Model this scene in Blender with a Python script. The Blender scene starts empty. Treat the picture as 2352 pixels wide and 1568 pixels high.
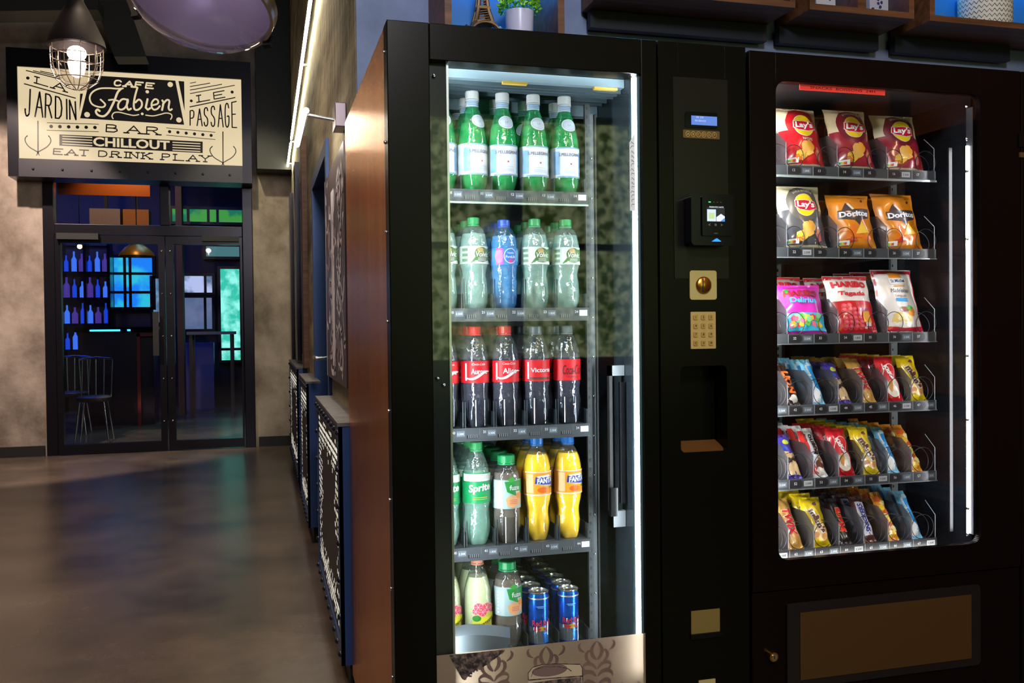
import bpy, bmesh, math, random
from mathutils import Vector, Matrix, Euler
random.seed(7)
PI = math.pi
sc = bpy.context.scene
COL = sc.collection
# ------------------------------------------------------------------ camera, world, exposure
CAMH = 1.2                     # floor is z = 0, the lens is 1.2 m above it
F = 2092.95                    # focal length in pixels of the 2352 wide frame
YAW, PITCH, ROLL = math.radians(15.4), math.radians(-0.9606), math.radians(-0.632)
fw = Vector((math.sin(YAW)*math.cos(PITCH), math.cos(YAW)*math.cos(PITCH), math.sin(PITCH)))
r0 = Vector((math.cos(YAW), -math.sin(YAW), 0)); u0 = r0.cross(fw)
rt = r0*math.cos(ROLL) + u0*math.sin(ROLL)
up = -r0*math.sin(ROLL) + u0*math.cos(ROLL)
cam_d = bpy.data.cameras.new('camera'); cam = bpy.data.objects.new('camera', cam_d); COL.objects.link(cam)
cam_d.sensor_width = 36; cam_d.lens = F/2352*36; cam_d.clip_start = 0.05
M = Matrix((rt, up, -fw)).transposed().to_4x4(); M.translation = Vector((0, 0, CAMH))
cam.matrix_world = M
sc.camera = cam
def P(x, y, axis, val):
    """a measured point of the photo on the plane axis = val (metres)"""
    d = fw + rt*((x-1176)/F) - up*((y-784)/F)
    o = Vector((0, 0, CAMH)); t = (val-o[axis])/d[axis]
    return o + d*t
w = bpy.data.worlds.new('world'); sc.world = w; w.use_nodes = True
w.node_tree.nodes['Background'].inputs[0].default_value = (0.35, 0.42, 0.6, 1)
w.node_tree.nodes['Background'].inputs[1].default_value = 0.02
vs = sc.view_settings; vs.view_transform = 'Standard'; vs.look = 'None'; vs.gamma = 1; vs.exposure = 0.0
try: vs.use_curve_mapping = False
except Exception: pass
sc.cycles.max_bounces = 10; sc.cycles.transparent_max_bounces = 24; sc.cycles.transmission_bounces = 8
sc.cycles.glossy_bounces = 4; sc.cycles.diffuse_bounces = 3
sc.cycles.sample_clamp_indirect = 4; sc.cycles.use_denoising = True
sc.cycles.caustics_reflective = False; sc.cycles.caustics_refractive = False

def srgb(r, g, b):
    f = lambda c: (c/255/12.92) if c/255 <= .04045 else ((c/255+.055)/1.055)**2.4
    return (f(r), f(g), f(b), 1)
def light(name, kind, loc, energy, color, size=.1, size_y=None, aim=None, spot=None, blend=.5):
    d = bpy.data.lights.new(name, kind); d.energy = energy; d.color = color
    if kind == 'AREA':
        d.size = size
        if size_y: d.shape = 'RECTANGLE'; d.size_y = size_y
    elif kind == 'SPOT':
        d.spot_size = math.radians(spot); d.spot_blend = blend; d.shadow_soft_size = size
    else: d.shadow_soft_size = size
    o = bpy.data.objects.new(name, d); COL.objects.link(o); o.location = loc
    if aim is not None: o.rotation_euler = (Vector(aim)-Vector(loc)).to_track_quat('-Z', 'Y').to_euler()
    return o
# ceiling lamps of the room behind the camera (warm) and of the corridor, plus two added fills
light('room_lamp', 'AREA', (0.6, -1.6, 3.9), 16, (1, .74, .45), .9, .9, (0.9, 2, 0.6))
light('room_lamp', 'AREA', (2.6, -1.0, 4.0), 34, (1, .62, .35), .5, .5, (4.3, -.8, 1.2))
light('front_fill', 'AREA', (0.2, -1.2, 3.15), 80, (.98, .95, 1), .48, .48, (1.1, 2, 1.3))  # added fill from the front, evens out the bottles and snacks
light('cool_wall_fill', 'AREA', (0.2, .4, 4.2), 26, (.55, .70, 1), .8, .8, (1.2, 3.1, 2.4))  # added cool fill that brightens the blue-grey wall
light('corridor_spot', 'SPOT', (-2.2, 7.4, 4.1), 900, (1, .80, .66), .05, aim=(-2.55, 9.6, 1.0), spot=66, blend=.25)
light('corridor_spot', 'SPOT', (-0.6, 4.8, 4.3), 265, (1, .80, .60), .15, aim=(-0.7, 4.6, 0), spot=85, blend=.8)
light('corridor_spot', 'SPOT', (-1.0, 2.4, 4.3), 175, (1, .78, .56), .15, aim=(-0.8, 2.4, 0), spot=85, blend=.8)
light('corridor_spot', 'SPOT', (-0.45, 7.2, 4.1), 300, (1, .92, .62), .06, aim=(0.15, 9.6, 1.7), spot=44, blend=.6)

# ------------------------------------------------------------------ materials
MATS = {}
def mat(name, c=(.5, .5, .5, 1), rough=.5, metal=0, emis=None, es=1, trans=0, ior=1.45, noise=None, bump=None, coat=0, spec=None, trl=0):
    if name in MATS: return MATS[name]
    m = bpy.data.materials.new(name); m.use_nodes = True; MATS[name] = m
    nt = m.node_tree; b = nt.nodes['Principled BSDF']
    if len(c) == 3: c = (*c, 1)
    b.inputs['Base Color'].default_value = c; b.inputs['Roughness'].default_value = rough
    b.inputs['Metallic'].default_value = metal; b.inputs['IOR'].default_value = ior
    b.inputs['Transmission Weight'].default_value = trans
    if coat: b.inputs['Coat Weight'].default_value = coat; b.inputs['Coat Roughness'].default_value = .08
    if spec is not None: b.inputs['Specular IOR Level'].default_value = spec
    if emis: b.inputs['Emission Color'].default_value = (*emis[:3], 1); b.inputs['Emission Strength'].default_value = es
    if noise or bump:
        tc = nt.nodes.new('ShaderNodeTexCoord')
        mp = nt.nodes.new('ShaderNodeMapping'); nt.links.new(tc.outputs['Object'], mp.inputs[0])
    if noise:   # (scale, detail, second colour, (sx,sy,sz), lo, hi)
        s, det, c2, sxyz, lo, hi = noise
        mp.inputs['Scale'].default_value = sxyz
        n = nt.nodes.new('ShaderNodeTexNoise'); n.inputs['Scale'].default_value = s; n.inputs['Detail'].default_value = det
        n.inputs['Roughness'].default_value = .62
        nt.links.new(mp.outputs[0], n.inputs[0])
        rmp = nt.nodes.new('ShaderNodeMapRange'); rmp.inputs[1].default_value = lo; rmp.inputs[2].default_value = hi
        nt.links.new(n.outputs['Fac'], rmp.inputs[0])
        mx = nt.nodes.new('ShaderNodeMix'); mx.data_type = 'RGBA'
        mx.inputs[6].default_value = c; mx.inputs[7].default_value = (*c2[:3], 1)
        nt.links.new(rmp.outputs[0], mx.inputs[0]); nt.links.new(mx.outputs[2], b.inputs['Base Color'])
    if bump:    # (scale, strength, distance, (sx,sy,sz))
        s, st, dist, sxyz = bump
        mp2 = nt.nodes.new('ShaderNodeMapping'); nt.links.new(tc.outputs['Object'], mp2.inputs[0]); mp2.inputs['Scale'].default_value = sxyz
        n2 = nt.nodes.new('ShaderNodeTexNoise'); n2.inputs['Scale'].default_value = s; n2.inputs['Detail'].default_value = 4
        nt.links.new(mp2.outputs[0], n2.inputs[0])
        bp = nt.nodes.new('ShaderNodeBump'); bp.inputs['Strength'].default_value = st; bp.inputs['Distance'].default_value = dist
        nt.links.new(n2.outputs['Fac'], bp.inputs['Height']); nt.links.new(bp.outputs[0], b.inputs['Normal'])
    if trl:     # thin printed film: part of the light behind it comes through
        bc = b.inputs['Base Color']; t = nt.nodes.new('ShaderNodeBsdfTranslucent'); mxs = nt.nodes.new('ShaderNodeMixShader'); mxs.inputs[0].default_value = trl
        if bc.links: nt.links.new(bc.links[0].from_socket, t.inputs[0])
        else: t.inputs[0].default_value = c
        nt.links.new(b.outputs[0], mxs.inputs[1]); nt.links.new(t.outputs[0], mxs.inputs[2]); nt.links.new(mxs.outputs[0], nt.nodes['Material Output'].inputs[0])
    return m
def shell(name, tint=(1, 1, 1), rough=.03, ior=1.45, boost=0.0, body=None, bw=0, ripple=None):
    """thin clear skin: fresnel mirror over a see-through tint, as thin glass or film behaves"""
    if name in MATS: return MATS[name]
    m = bpy.data.materials.new(name); m.use_nodes = True; MATS[name] = m
    nt = m.node_tree; nt.nodes.clear()
    out = nt.nodes.new('ShaderNodeOutputMaterial'); mix = nt.nodes.new('ShaderNodeMixShader')
    tr = nt.nodes.new('ShaderNodeBsdfTransparent'); gl = nt.nodes.new('ShaderNodeBsdfGlossy'); fr = nt.nodes.new('ShaderNodeFresnel')
    tr.inputs[0].default_value = (*tint, 1); gl.inputs['Roughness'].default_value = rough
    ge = nt.nodes.new('ShaderNodeNewGeometry'); mr = nt.nodes.new('ShaderNodeMapRange'); mr.inputs[3].default_value = ior; mr.inputs[4].default_value = 1/ior
    nt.links.new(ge.outputs['Backfacing'], mr.inputs[0]); nt.links.new(mr.outputs[0], fr.inputs[0])   # a thin skin mirrors alike from both sides
    if ripple:
        tc = nt.nodes.new('ShaderNodeTexCoord'); n2 = nt.nodes.new('ShaderNodeTexNoise'); n2.inputs['Scale'].default_value = ripple[0]
        nt.links.new(tc.outputs['Object'], n2.inputs[0])
        bp = nt.nodes.new('ShaderNodeBump'); bp.inputs['Strength'].default_value = ripple[1]; bp.inputs['Distance'].default_value = .004
        nt.links.new(n2.outputs['Fac'], bp.inputs['Height']); nt.links.new(bp.outputs[0], gl.inputs['Normal']); nt.links.new(bp.outputs[0], fr.inputs['Normal'])
    ad = nt.nodes.new('ShaderNodeMath'); ad.operation = 'ADD'; ad.inputs[1].default_value = boost; ad.use_clamp = True
    nt.links.new(fr.outputs[0], ad.inputs[0]); nt.links.new(ad.outputs[0], mix.inputs[0])
    src = tr
    if body:
        df = nt.nodes.new('ShaderNodeBsdfDiffuse'); df.inputs[0].default_value = (*body, 1)
        tl = nt.nodes.new('ShaderNodeBsdfTranslucent'); tl.inputs[0].default_value = (*body, 1)
        a = nt.nodes.new('ShaderNodeMixShader'); a.inputs[0].default_value = .5
        nt.links.new(df.outputs[0], a.inputs[1]); nt.links.new(tl.outputs[0], a.inputs[2])
        bm_ = nt.nodes.new('ShaderNodeMixShader'); bm_.inputs[0].default_value = bw
        nt.links.new(tr.outputs[0], bm_.inputs[1]); nt.links.new(a.outputs[0], bm_.inputs[2]); src = bm_
    nt.links.new(src.outputs[0], mix.inputs[1]); nt.links.new(gl.outputs[0], mix.inputs[2]); nt.links.new(mix.outputs[0], out.inputs[0])
    return m
def col(r, g, b, rough=.45):            # printed / plastic colour, given as it looks in neutral light
    c = srgb(r, g, b); return mat('colour_%d_%d_%d_%d' % (r, g, b, int(rough*100)), (c[0]*.62, c[1]*.62, c[2]*.62), rough)

# ------------------------------------------------------------------ mesh builder
class MB:
    def __init__(s): s.v = []; s.f = []; s.m = []; s.mats = []; s.sm = []
    def mi(s, m):
        if m not in s.mats: s.mats.append(m)
        return s.mats.index(m)
    def add(s, vs_, fs, m, smooth=False):
        o = len(s.v); s.v += [tuple(p) for p in vs_]; k = s.mi(m)
        for f in fs: s.f.append(tuple(i+o for i in f)); s.m.append(k); s.sm.append(smooth)
        return s
    def box(s, x0, x1, y0, y1, z0, z1, m):
        vs_ = [(x, y, z) for z in (z0, z1) for y in (y0, y1) for x in (x0, x1)]
        return s.add(vs_, [(0, 2, 3, 1), (4, 5, 7, 6), (0, 1, 5, 4), (2, 6, 7, 3), (0, 4, 6, 2), (1, 3, 7, 5)], m)
    def quad(s, a, b, c, d, m): return s.add([a, b, c, d], [(0, 1, 2, 3)], m)
    def prism(s, pts, axis, a, b, m):
        """pts polygon in the other two axes (ordered x,z for axis y; y,z for axis x; x,y for axis z)"""
        def mk(p, t):
            return (t, p[0], p[1]) if axis == 0 else ((p[0], t, p[1]) if axis == 1 else (p[0], p[1], t))
        n = len(pts); vs_ = [mk(p, a) for p in pts] + [mk(p, b) for p in pts]
        fs = [tuple(range(n)), tuple(range(2*n-1, n-1, -1))] + [(i, (i+1) % n, (i+1) % n+n, i+n) for i in range(n)]
        return s.add(vs_, fs, m)
    def tube(s, pts, r, m, n=8, closed=False, cap=True):
        pts = [Vector(p) for p in pts]; N = len(pts); vs_ = []; ref = None
        for i, p in enumerate(pts):
            t = (pts[(i+1) % N]-pts[i-1]) if closed else (pts[min(i+1, N-1)]-pts[max(i-1, 0)])
            t.normalize()
            if ref is None: ref = t.orthogonal().normalized()
            a = (ref - t*ref.dot(t)); a = a.normalized() if a.length > 1e-6 else t.orthogonal().normalized(); ref = a
            b = t.cross(a); rr = r[i] if isinstance(r, (list, tuple)) else r
            for k in range(n):
                an = 2*PI*k/n; vs_.append(p+(a*math.cos(an)+b*math.sin(an))*rr)
        fs = []
        for i in range(N if closed else N-1):
            j = (i+1) % N
            for k in range(n): fs.append((i*n+k, i*n+(k+1) % n, j*n+(k+1) % n, j*n+k))
        if cap and not closed: fs += [tuple(range(n-1, -1, -1)), tuple((N-1)*n+k for k in range(n))]
        return s.add(vs_, fs, m, True)
    def cyl(s, a, b, r, m, n=20, r2=None): return s.tube([a, b], [r, r if r2 is None else r2], m, n)
    def lathe(s, prof, m, n=28, c=(0, 0, 0), mod=None, smooth=True, cap=True):
        vs_ = []; N = len(prof)
        for r, z in prof:
            for k in range(n):
                th = 2*PI*k/n; q = r*(mod(th, z) if mod else 1)
                vs_.append((c[0]+q*math.sin(th), c[1]-q*math.cos(th), c[2]+z))
        fs = [(i*n+k, i*n+(k+1) % n, (i+1)*n+(k+1) % n, (i+1)*n+k) for i in range(N-1) for k in range(n)]
        if cap:
            if prof[0][0] > 1e-5: fs.append(tuple(range(n-1, -1, -1)))
            if prof[-1][0] > 1e-5: fs.append(tuple((N-1)*n+k for k in range(n)))
        return s.add(vs_, fs, m, smooth)
    def grid(s, fn, nu, nv, m, smooth=True):
        vs_ = [fn(i/nu, j/nv) for j in range(nv+1) for i in range(nu+1)]
        fs = [(j*(nu+1)+i, j*(nu+1)+i+1, (j+1)*(nu+1)+i+1, (j+1)*(nu+1)+i) for j in range(nv) for i in range(nu)]
        return s.add(vs_, fs, m, smooth)
    def sphere(s, c, r, m, n=16, sq=(1, 1, 1)):
        vs_ = []; k = n//2
        for j in range(k+1):
            ph = PI*j/k
            for i in range(n): th = 2*PI*i/n; vs_.append((c[0]+r*sq[0]*math.sin(ph)*math.cos(th), c[1]+r*sq[1]*math.sin(ph)*math.sin(th), c[2]+r*sq[2]*math.cos(ph)))
        return s.add(vs_, [(j*n+i, (j+1)*n+i, (j+1)*n+(i+1) % n, j*n+(i+1) % n) for j in range(k) for i in range(n)], m, True)
    def build(s, name, parent=None, bevel=0, sharp=False):
        me = bpy.data.meshes.new(name); me.from_pydata(s.v, [], s.f)
        for m in s.mats: me.materials.append(m)
        me.polygons.foreach_set('material_index', s.m); me.polygons.foreach_set('use_smooth', s.sm)
        me.update()
        if any(s.sm):
            b = bmesh.new(); b.from_mesh(me); bmesh.ops.remove_doubles(b, verts=b.verts, dist=1e-6)
            for e in b.edges:
                if len(e.link_faces) == 2 and e.calc_face_angle(0) > .9: e.smooth = False
            b.to_mesh(me); b.free()
        o = bpy.data.objects.new(name, me); COL.objects.link(o)
        if parent: o.parent = parent
        if bevel:
            md = o.modifiers.new('bevel', 'BEVEL'); md.width = bevel; md.segments = 2; md.limit_method = 'ANGLE'
        return o
def tag(o, label=None, cat=None, group=None, kind=None):
    if label: o['label'] = label
    if cat: o['category'] = cat
    if group: o['group'] = group
    if kind: o['kind'] = kind
    return o
def empty(name, loc=(0, 0, 0), label=None, cat=None, group=None):
    o = bpy.data.objects.new(name, None); COL.objects.link(o); o.location = loc; o.empty_display_size = .02
    return tag(o, label, cat, group)
def struct(name, mb, **k):
    o = mb.build(name, **k); o['kind'] = 'structure'; return o
def ball_mesh(name, r, mt, n=10):
    m_ = MB(); m_.sphere((0, 0, 0), r, mt, n); o = m_.build(name); me = o.data; bpy.data.objects.remove(o); return me
def many(name, me, spots, parent):
    for p_ in spots:
        o = bpy.data.objects.new(name, me); COL.objects.link(o); o.parent = parent; o.location = p_
def dup(root, loc, rot=None, label=None, group=None):
    def cp(o, par):
        c = o.copy(); COL.objects.link(c); c.parent = par
        for ch in o.children: cp(ch, c)
        return c
    r = cp(root, None); r.location = loc
    if rot is not None: r.rotation_euler = rot
    if label: r['label'] = label
    if group: r['group'] = group
    return r
# ------------------------------------------------------------------ lettering
_tc = {}
def text_geo(s, bold=0.0, shear=0.0):
    k = (s, bold, shear)
    if k not in _tc:
        cu = bpy.data.curves.new('t', 'FONT'); cu.body = s; cu.size = 1; cu.resolution_u = 3; cu.offset = bold; cu.shear = shear
        o = bpy.data.objects.new('t', cu); COL.objects.link(o)
        dg = bpy.context.evaluated_depsgraph_get(); me = bpy.data.meshes.new_from_object(o.evaluated_get(dg), depsgraph=dg)
        vs_ = [(v.co.x, v.co.y) for v in me.vertices]; fs = [tuple(p.vertices) for p in me.polygons]
        COL.objects.unlink(o); bpy.data.objects.remove(o); bpy.data.curves.remove(cu); bpy.data.meshes.remove(me)
        if not vs_: vs_ = [(0, 0), (0, .01), (.01, 0)]
        x0 = min(v[0] for v in vs_); x1 = max(v[0] for v in vs_); y0 = min(v[1] for v in vs_); y1 = max(v[1] for v in vs_)
        _tc[k] = ([(v[0]-(x0+x1)/2, v[1]-(y0+y1)/2) for v in vs_], fs, x1-x0, y1-y0)
    return _tc[k]
class Art:
    """flat print laid on a mapped surface: fn(u, v, height above the surface)"""
    def __init__(s, mb, fn, step=.00035): s.mb = mb; s.fn = fn; s.st = step
    def _m(s, u, v, lay): return s.fn(u, v, s.st*lay)
    def rect(s, u0, v0, u1, v1, m, lay=1, nu=8, nv=4):
        s.mb.grid(lambda a, b: s._m(u0+(u1-u0)*a, v0+(v1-v0)*b, lay), nu, nv, m); return s
    def rings(s, cu, cv, pts, m, lay, k=6):
        n = len(pts); vs_ = [s._m(cu, cv, lay)]
        for j in range(1, k+1):
            for (a, b) in pts: vs_.append(s._m(cu+(a-cu)*j/k, cv+(b-cv)*j/k, lay))
        fs = [(0, 1+i, 1+(i+1) % n) for i in range(n)]
        for j in range(k-1):
            for i in range(n): fs.append((1+j*n+i, 1+(j+1)*n+i, 1+(j+1)*n+(i+1) % n, 1+j*n+(i+1) % n))
        s.mb.add(vs_, fs, m, True); return s
    def ell(s, cu, cv, ru, rv, m, lay=2, rot=0, n=28, a0=0, a1=2*PI):
        pts = []
        for i in range(n):
            a = a0+(a1-a0)*i/(n if a1-a0 > 6.28 else n-1); x = ru*math.cos(a); y = rv*math.sin(a)
            pts.append((cu+x*math.cos(rot)-y*math.sin(rot), cv+x*math.sin(rot)+y*math.cos(rot)))
        return s.rings(cu, cv, pts, m, lay)
    def poly(s, pts, m, lay=2, c=None, sub=4):
        q = []
        for i in range(len(pts)):
            a, b = pts[i], pts[(i+1) % len(pts)]
            for t in range(sub): q.append((a[0]+(b[0]-a[0])*t/sub, a[1]+(b[1]-a[1])*t/sub))
        c = c or (sum(p[0] for p in pts)/len(pts), sum(p[1] for p in pts)/len(pts))
        return s.rings(c[0], c[1], q, m, lay)
    def stroke(s, pts, w_, m, lay=3):
        n = len(pts); vs_ = []
        for i, p in enumerate(pts):
            a, b = pts[max(i-1, 0)], pts[min(i+1, n-1)]
            dx, dy = b[0]-a[0], b[1]-a[1]; L = math.hypot(dx, dy) or 1; h = (w_[i] if isinstance(w_, (list, tuple)) else w_)/2
            vs_ += [s._m(p[0]-dy/L*h, p[1]+dx/L*h, lay), s._m(p[0]+dy/L*h, p[1]-dx/L*h, lay)]
        s.mb.add(vs_, [(2*i, 2*i+1, 2*i+3, 2*i+2) for i in range(n-1)], m); return s
    def text(s, t, cu, cv, h, m, lay=4, bold=0, shear=0, w=None, rot=0, arc=0):
        """h = letter height, w = wanted width"""
        vs_, fs, tw, th = text_geo(t, bold, shear)
        ky = h/th; kx = (w/tw) if w else ky; o = []
        for x, y in vs_:
            x, y = x*kx, y*ky
            if arc:   # bend along a circle of radius arc
                a = x/arc; x, y = (arc+y)*math.sin(a), (arc+y)*math.cos(a)-arc
            o.append(s._m(cu+x*math.cos(rot)-y*math.sin(rot), cv+x*math.sin(rot)+y*math.cos(rot), lay))
        s.mb.add(o, fs, m); return s
def flat(x, y, z):                       # upright print facing the camera side (-Y): u to the right, v up
    return lambda u, v, h: (x+u, y-h, z+v)
def blob(a, cu, cv, ru, rv, m, lay, seed, k=14, amp=.25):
    rr = random.Random(seed); pts = []
    for i in range(k):
        q = 1+rr.uniform(-amp, amp); th = 2*PI*i/k; pts.append((cu+ru*q*math.cos(th), cv+rv*q*math.sin(th)))
    a.rings(cu, cv, pts, m, lay, 2)
ORD = ['first', 'second', 'third', 'fourth', 'fifth', 'sixth', 'seventh', 'eighth']
# ------------------------------------------------------------------ shared materials
black = mat('black_enamel', (.0028, .0026, .0014), .26, spec=.13)
blackm = mat('matt_black', (.006, .006, .0065), .6)
blackgloss = mat('gloss_black', (.003, .003, .004), .15, spec=.2)
plasticg = mat('grey_plastic', srgb(95, 100, 105), .35)
darkliner = mat('dark_liner', srgb(52, 58, 62), .35)
alu = mat('brushed_aluminium', srgb(200, 205, 208), .28, 1)
chrome = mat('chrome', srgb(225, 228, 230), .12, 1)
brass = mat('brass', srgb(196, 140, 60), .28, 1)
goldplate = mat('champagne_plate', srgb(190, 172, 108), .5, .2)
white = col(240, 242, 240); ink = col(22, 22, 26); red = col(215, 25, 35); offw = col(228, 222, 205)
copper = mat('brushed_copper_panel', srgb(255, 166, 44), .25, .88, bump=(60, .06, .002, (1, 40, .6)), noise=(2.2, 3, srgb(232, 128, 20), (1, 8, .4), .3, .7))
concrete = mat('raw_concrete', srgb(158, 144, 134), .85, noise=(2.3, 9, srgb(88, 76, 66), (1, 1, .8), .36, .70), bump=(9, .5, .02, (1, 1, 1)))
boardcon = mat('board_marked_concrete', srgb(172, 160, 132), .8, noise=(5, 9, srgb(92, 82, 62), (1, .25, 1.2), .35, .68), bump=(14, .7, .03, (1, 1, .15)))
bluewall = mat('blue_grey_paint', srgb(134, 150, 186), .75, noise=(3, 6, srgb(104, 116, 146), (1, 1, 1), .3, .7))
floorm = mat('polished_concrete_floor', srgb(98, 84, 74), .27, noise=(1.6, 10, srgb(58, 49, 43), (1, 1, 1), .34, .68), bump=(5, .14, .01, (1, 1, 1)))
steelblue = mat('blue_painted_steel', srgb(52, 78, 128), .38, .3, bump=(20, .08, .003, (1, 1, 1)))
doorsteel = mat('dark_door_steel', srgb(26, 24, 32), .28, .5)
wood = mat('walnut_wood', srgb(122, 78, 48), .5, noise=(6, 6, srgb(72, 42, 24), (.4, 6, 6), .3, .7))
darkbeam = mat('dark_ceiling_paint', srgb(34, 27, 22), .7)
ledw = mat('cold_led', (1, 1, 1), .5, emis=(.86, .96, 1), es=17)
pane = shell('clear_glass', (.96, .98, .98), .02, 1.45, .01)
def glow(name, c, es, c2=None, sc_=8, lo=.4, hi=.6):
    m = mat(name, (0, 0, 0), .6)
    nt = m.node_tree; b = nt.nodes['Principled BSDF']; b.inputs['Emission Strength'].default_value = es
    b.inputs['Emission Color'].default_value = c
    if c2:
        tc = nt.nodes.new('ShaderNodeTexCoord'); n = nt.nodes.new('ShaderNodeTexNoise'); n.inputs['Scale'].default_value = sc_; n.inputs['Detail'].default_value = 6
        nt.links.new(tc.outputs['Object'], n.inputs[0]); r = nt.nodes.new('ShaderNodeMapRange'); r.inputs[1].default_value = lo; r.inputs[2].default_value = hi
        nt.links.new(n.outputs['Fac'], r.inputs[0]); mx = nt.nodes.new('ShaderNodeMix'); mx.data_type = 'RGBA'
        mx.inputs[6].default_value = c; mx.inputs[7].default_value = c2; nt.links.new(r.outputs[0], mx.inputs[0]); nt.links.new(mx.outputs[2], b.inputs['Emission Color'])
    return m
def wb(mb, name, parent=None, **k):
    """build geometry given in room coordinates under a thing whose Empty stands elsewhere"""
    o = mb.build(name, parent=parent, **k)
    if parent is not None and parent.parent is None and parent.type == 'EMPTY': o.location = -parent.location
    return o
def pr(x, y, Y):                                    # measured point on the upright plane y = Y -> (x, z)
    p = P(x, y, 1, Y); return p.x, p.z

# ------------------------------------------------------------------ the room
YB, XW, YM = 9.65, .32, 3.1
m = MB(); m.box(-3.6, 4.6, -4.2, 17.2, -.1, 0, floorm); struct('floor', m)
m = MB(); m.box(-3.6, 4.6, -4.2, 17.2, 4.5, 4.6, darkbeam); struct('ceiling', m)
m = MB(); m.box(-3.6, -3.4, -4.2, 17.2, 0, 4.5, concrete); struct('wall_left', m)
m = MB(); m.box(4.4, 4.6, -4.2, YM+.2, 0, 4.5, concrete); struct('wall_right', m)
DX0, DX1 = -2.0, -.066
m = MB()
m.box(-3.4, DX0, YB, YB+.25, 0, 4.5, concrete); m.box(DX1, XW, YB, YB+.25, 0, 4.5, concrete)
m.box(DX0, DX1, YB, YB+.25, 2.72, 4.5, concrete); struct('wall_back', m)
m = MB(); m.box(-3.4, DX0-.02, YB-.03, YB, 0, .10, blackm); m.box(DX1+.03, XW, YB-.03, YB, 0, .10, blackm); struct('baseboard_back', m)
# corridor wall (its near end is the concrete column edge beside the machines), with two recesses
m = MB()
m.box(XW, XW+.5, YM, 4.35, 0, 4.5, boardcon)
m.box(XW, XW+.5, 4.35, 5.6, 2.09, 4.5, boardcon); m.box(XW+.12, XW+.5, 4.35, 5.6, 0, 2.09, steelblue)
m.box(XW, XW+.5, 5.6, YB+.25, 0, 4.5, boardcon); struct('wall_corridor', m)
m = MB(); m.box(XW+.5, 4.6, YM, YM+.2, 0, 4.5, bluewall); m.box(XW+.002, XW+.5, YM-.02, YM, 0, 4.5, bluewall); struct('wall_machines', m)
# steel side door in the recess, with lever
d = empty('door_3', (XW+.06, 4.97, 0)); d['kind'] = 'structure'
m = MB(); m.box(XW-.015, XW+.12, 4.35, 4.43, 0, 2.09, steelblue); m.box(XW-.015, XW+.12, 5.52, 5.6, 0, 2.09, steelblue); m.box(XW-.015, XW+.12, 4.43, 5.52, 2.02, 2.09, steelblue)
wb(m, 'door_frame', d)
m = MB(); m.box(XW+.06, XW+.11, 4.43, 5.52, .01, 2.02, mat('dark_door_leaf', srgb(46, 44, 56), .4))
a = Art(m, lambda u, v, h: (XW+.06-h, 5.5-u, v))
for k in range(6): a.rect(.25, .9+.15*k, .42+.03*(k % 3), 1.0+.15*k, col(120, 118, 130), 2, 1, 1)
wb(m, 'door_leaf', d)
hx = P(760, 820, 1, 4.75); m = MB(); m.cyl((XW+.06, 4.62, hx.z), (XW-.06, 4.62, hx.z), .010, chrome); m.cyl((XW-.055, 4.62, hx.z), (XW-.055, 4.80, hx.z), .011, chrome); wb(m, 'door_handle', d)

# ---- glazed double door at the corridor's end
d = empty('door_1', ((DX0+DX1)/2, YB, 0)); d['kind'] = 'structure'
zt = 2.235; zl = 2.13
m = MB(); y0, y1 = YB-.03, YB+.10
m.box(DX0, DX0+.10, y0, y1, 0, 2.72, doorsteel); m.box(DX1-.10, DX1, y0, y1, 0, 2.72, doorsteel)
m.box(DX0+.1, DX1-.1, y0, y1, zl, zt, doorsteel); m.box(DX0+.1, DX1-.1, y0, y1, 2.66, 2.72, doorsteel)
m.box(-.945, -.855, y0, y1, zt, 2.66, doorsteel)
wb(m, 'door_frame', d, bevel=.006)
m = MB(); m.box(DX0+.1, -.945, YB+.02, YB+.026, zt, 2.66, pane); m.box(-.855, DX1-.1, YB+.02, YB+.026, zt, 2.66, pane); wb(m, 'transom_pane', d)
for (a0, a1, g0, g1, nm) in ((DX0+.105, -.905, -1.845, -.965, 0), (-.895, DX1-.105, -.825, -.19, 1)):
    m = MB(); m.box(a0, g0, YB-.045, YB+.03, .01, zl-.005, doorsteel); m.box(g1, a1, YB-.045, YB+.03, .01, zl-.005, doorsteel)
    m.box(g0, g1, YB-.045, YB+.03, .01, .10, doorsteel); m.box(g0, g1, YB-.045, YB+.03, 2.05, zl-.005, doorsteel)
    lf = wb(m, 'door_leaf', d)
    many('screw', ball_mesh('screw', .009, chrome), [(g1+.03 if nm == 0 else g0-.03, YB-.046, .3+.42*k) for k in range(5)], lf)
    m = MB(); m.box(g0, g1, YB-.005, YB+.003, .10, 2.05, pane); m.build('door_pane', parent=lf)
m = MB(); m.box(-1.02, -.965, YB-.11, YB-.085, .95, 1.38, blackm); m.box(-1.0, -.985, YB-.09, YB-.04, 1.0, 1.03, blackm); m.box(-1.0, -.985, YB-.09, YB-.04, 1.3, 1.33, blackm); wb(m, 'door_handle', d)
m = MB(); m.box(-1.87, -1.50, YB-.10, YB-.045, 2.08, 2.14, blackm); m.box(-.55, -.2, YB-.09, YB-.045, 2.08, 2.13, blackm); wb(m, 'door_closer', d)

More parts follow.
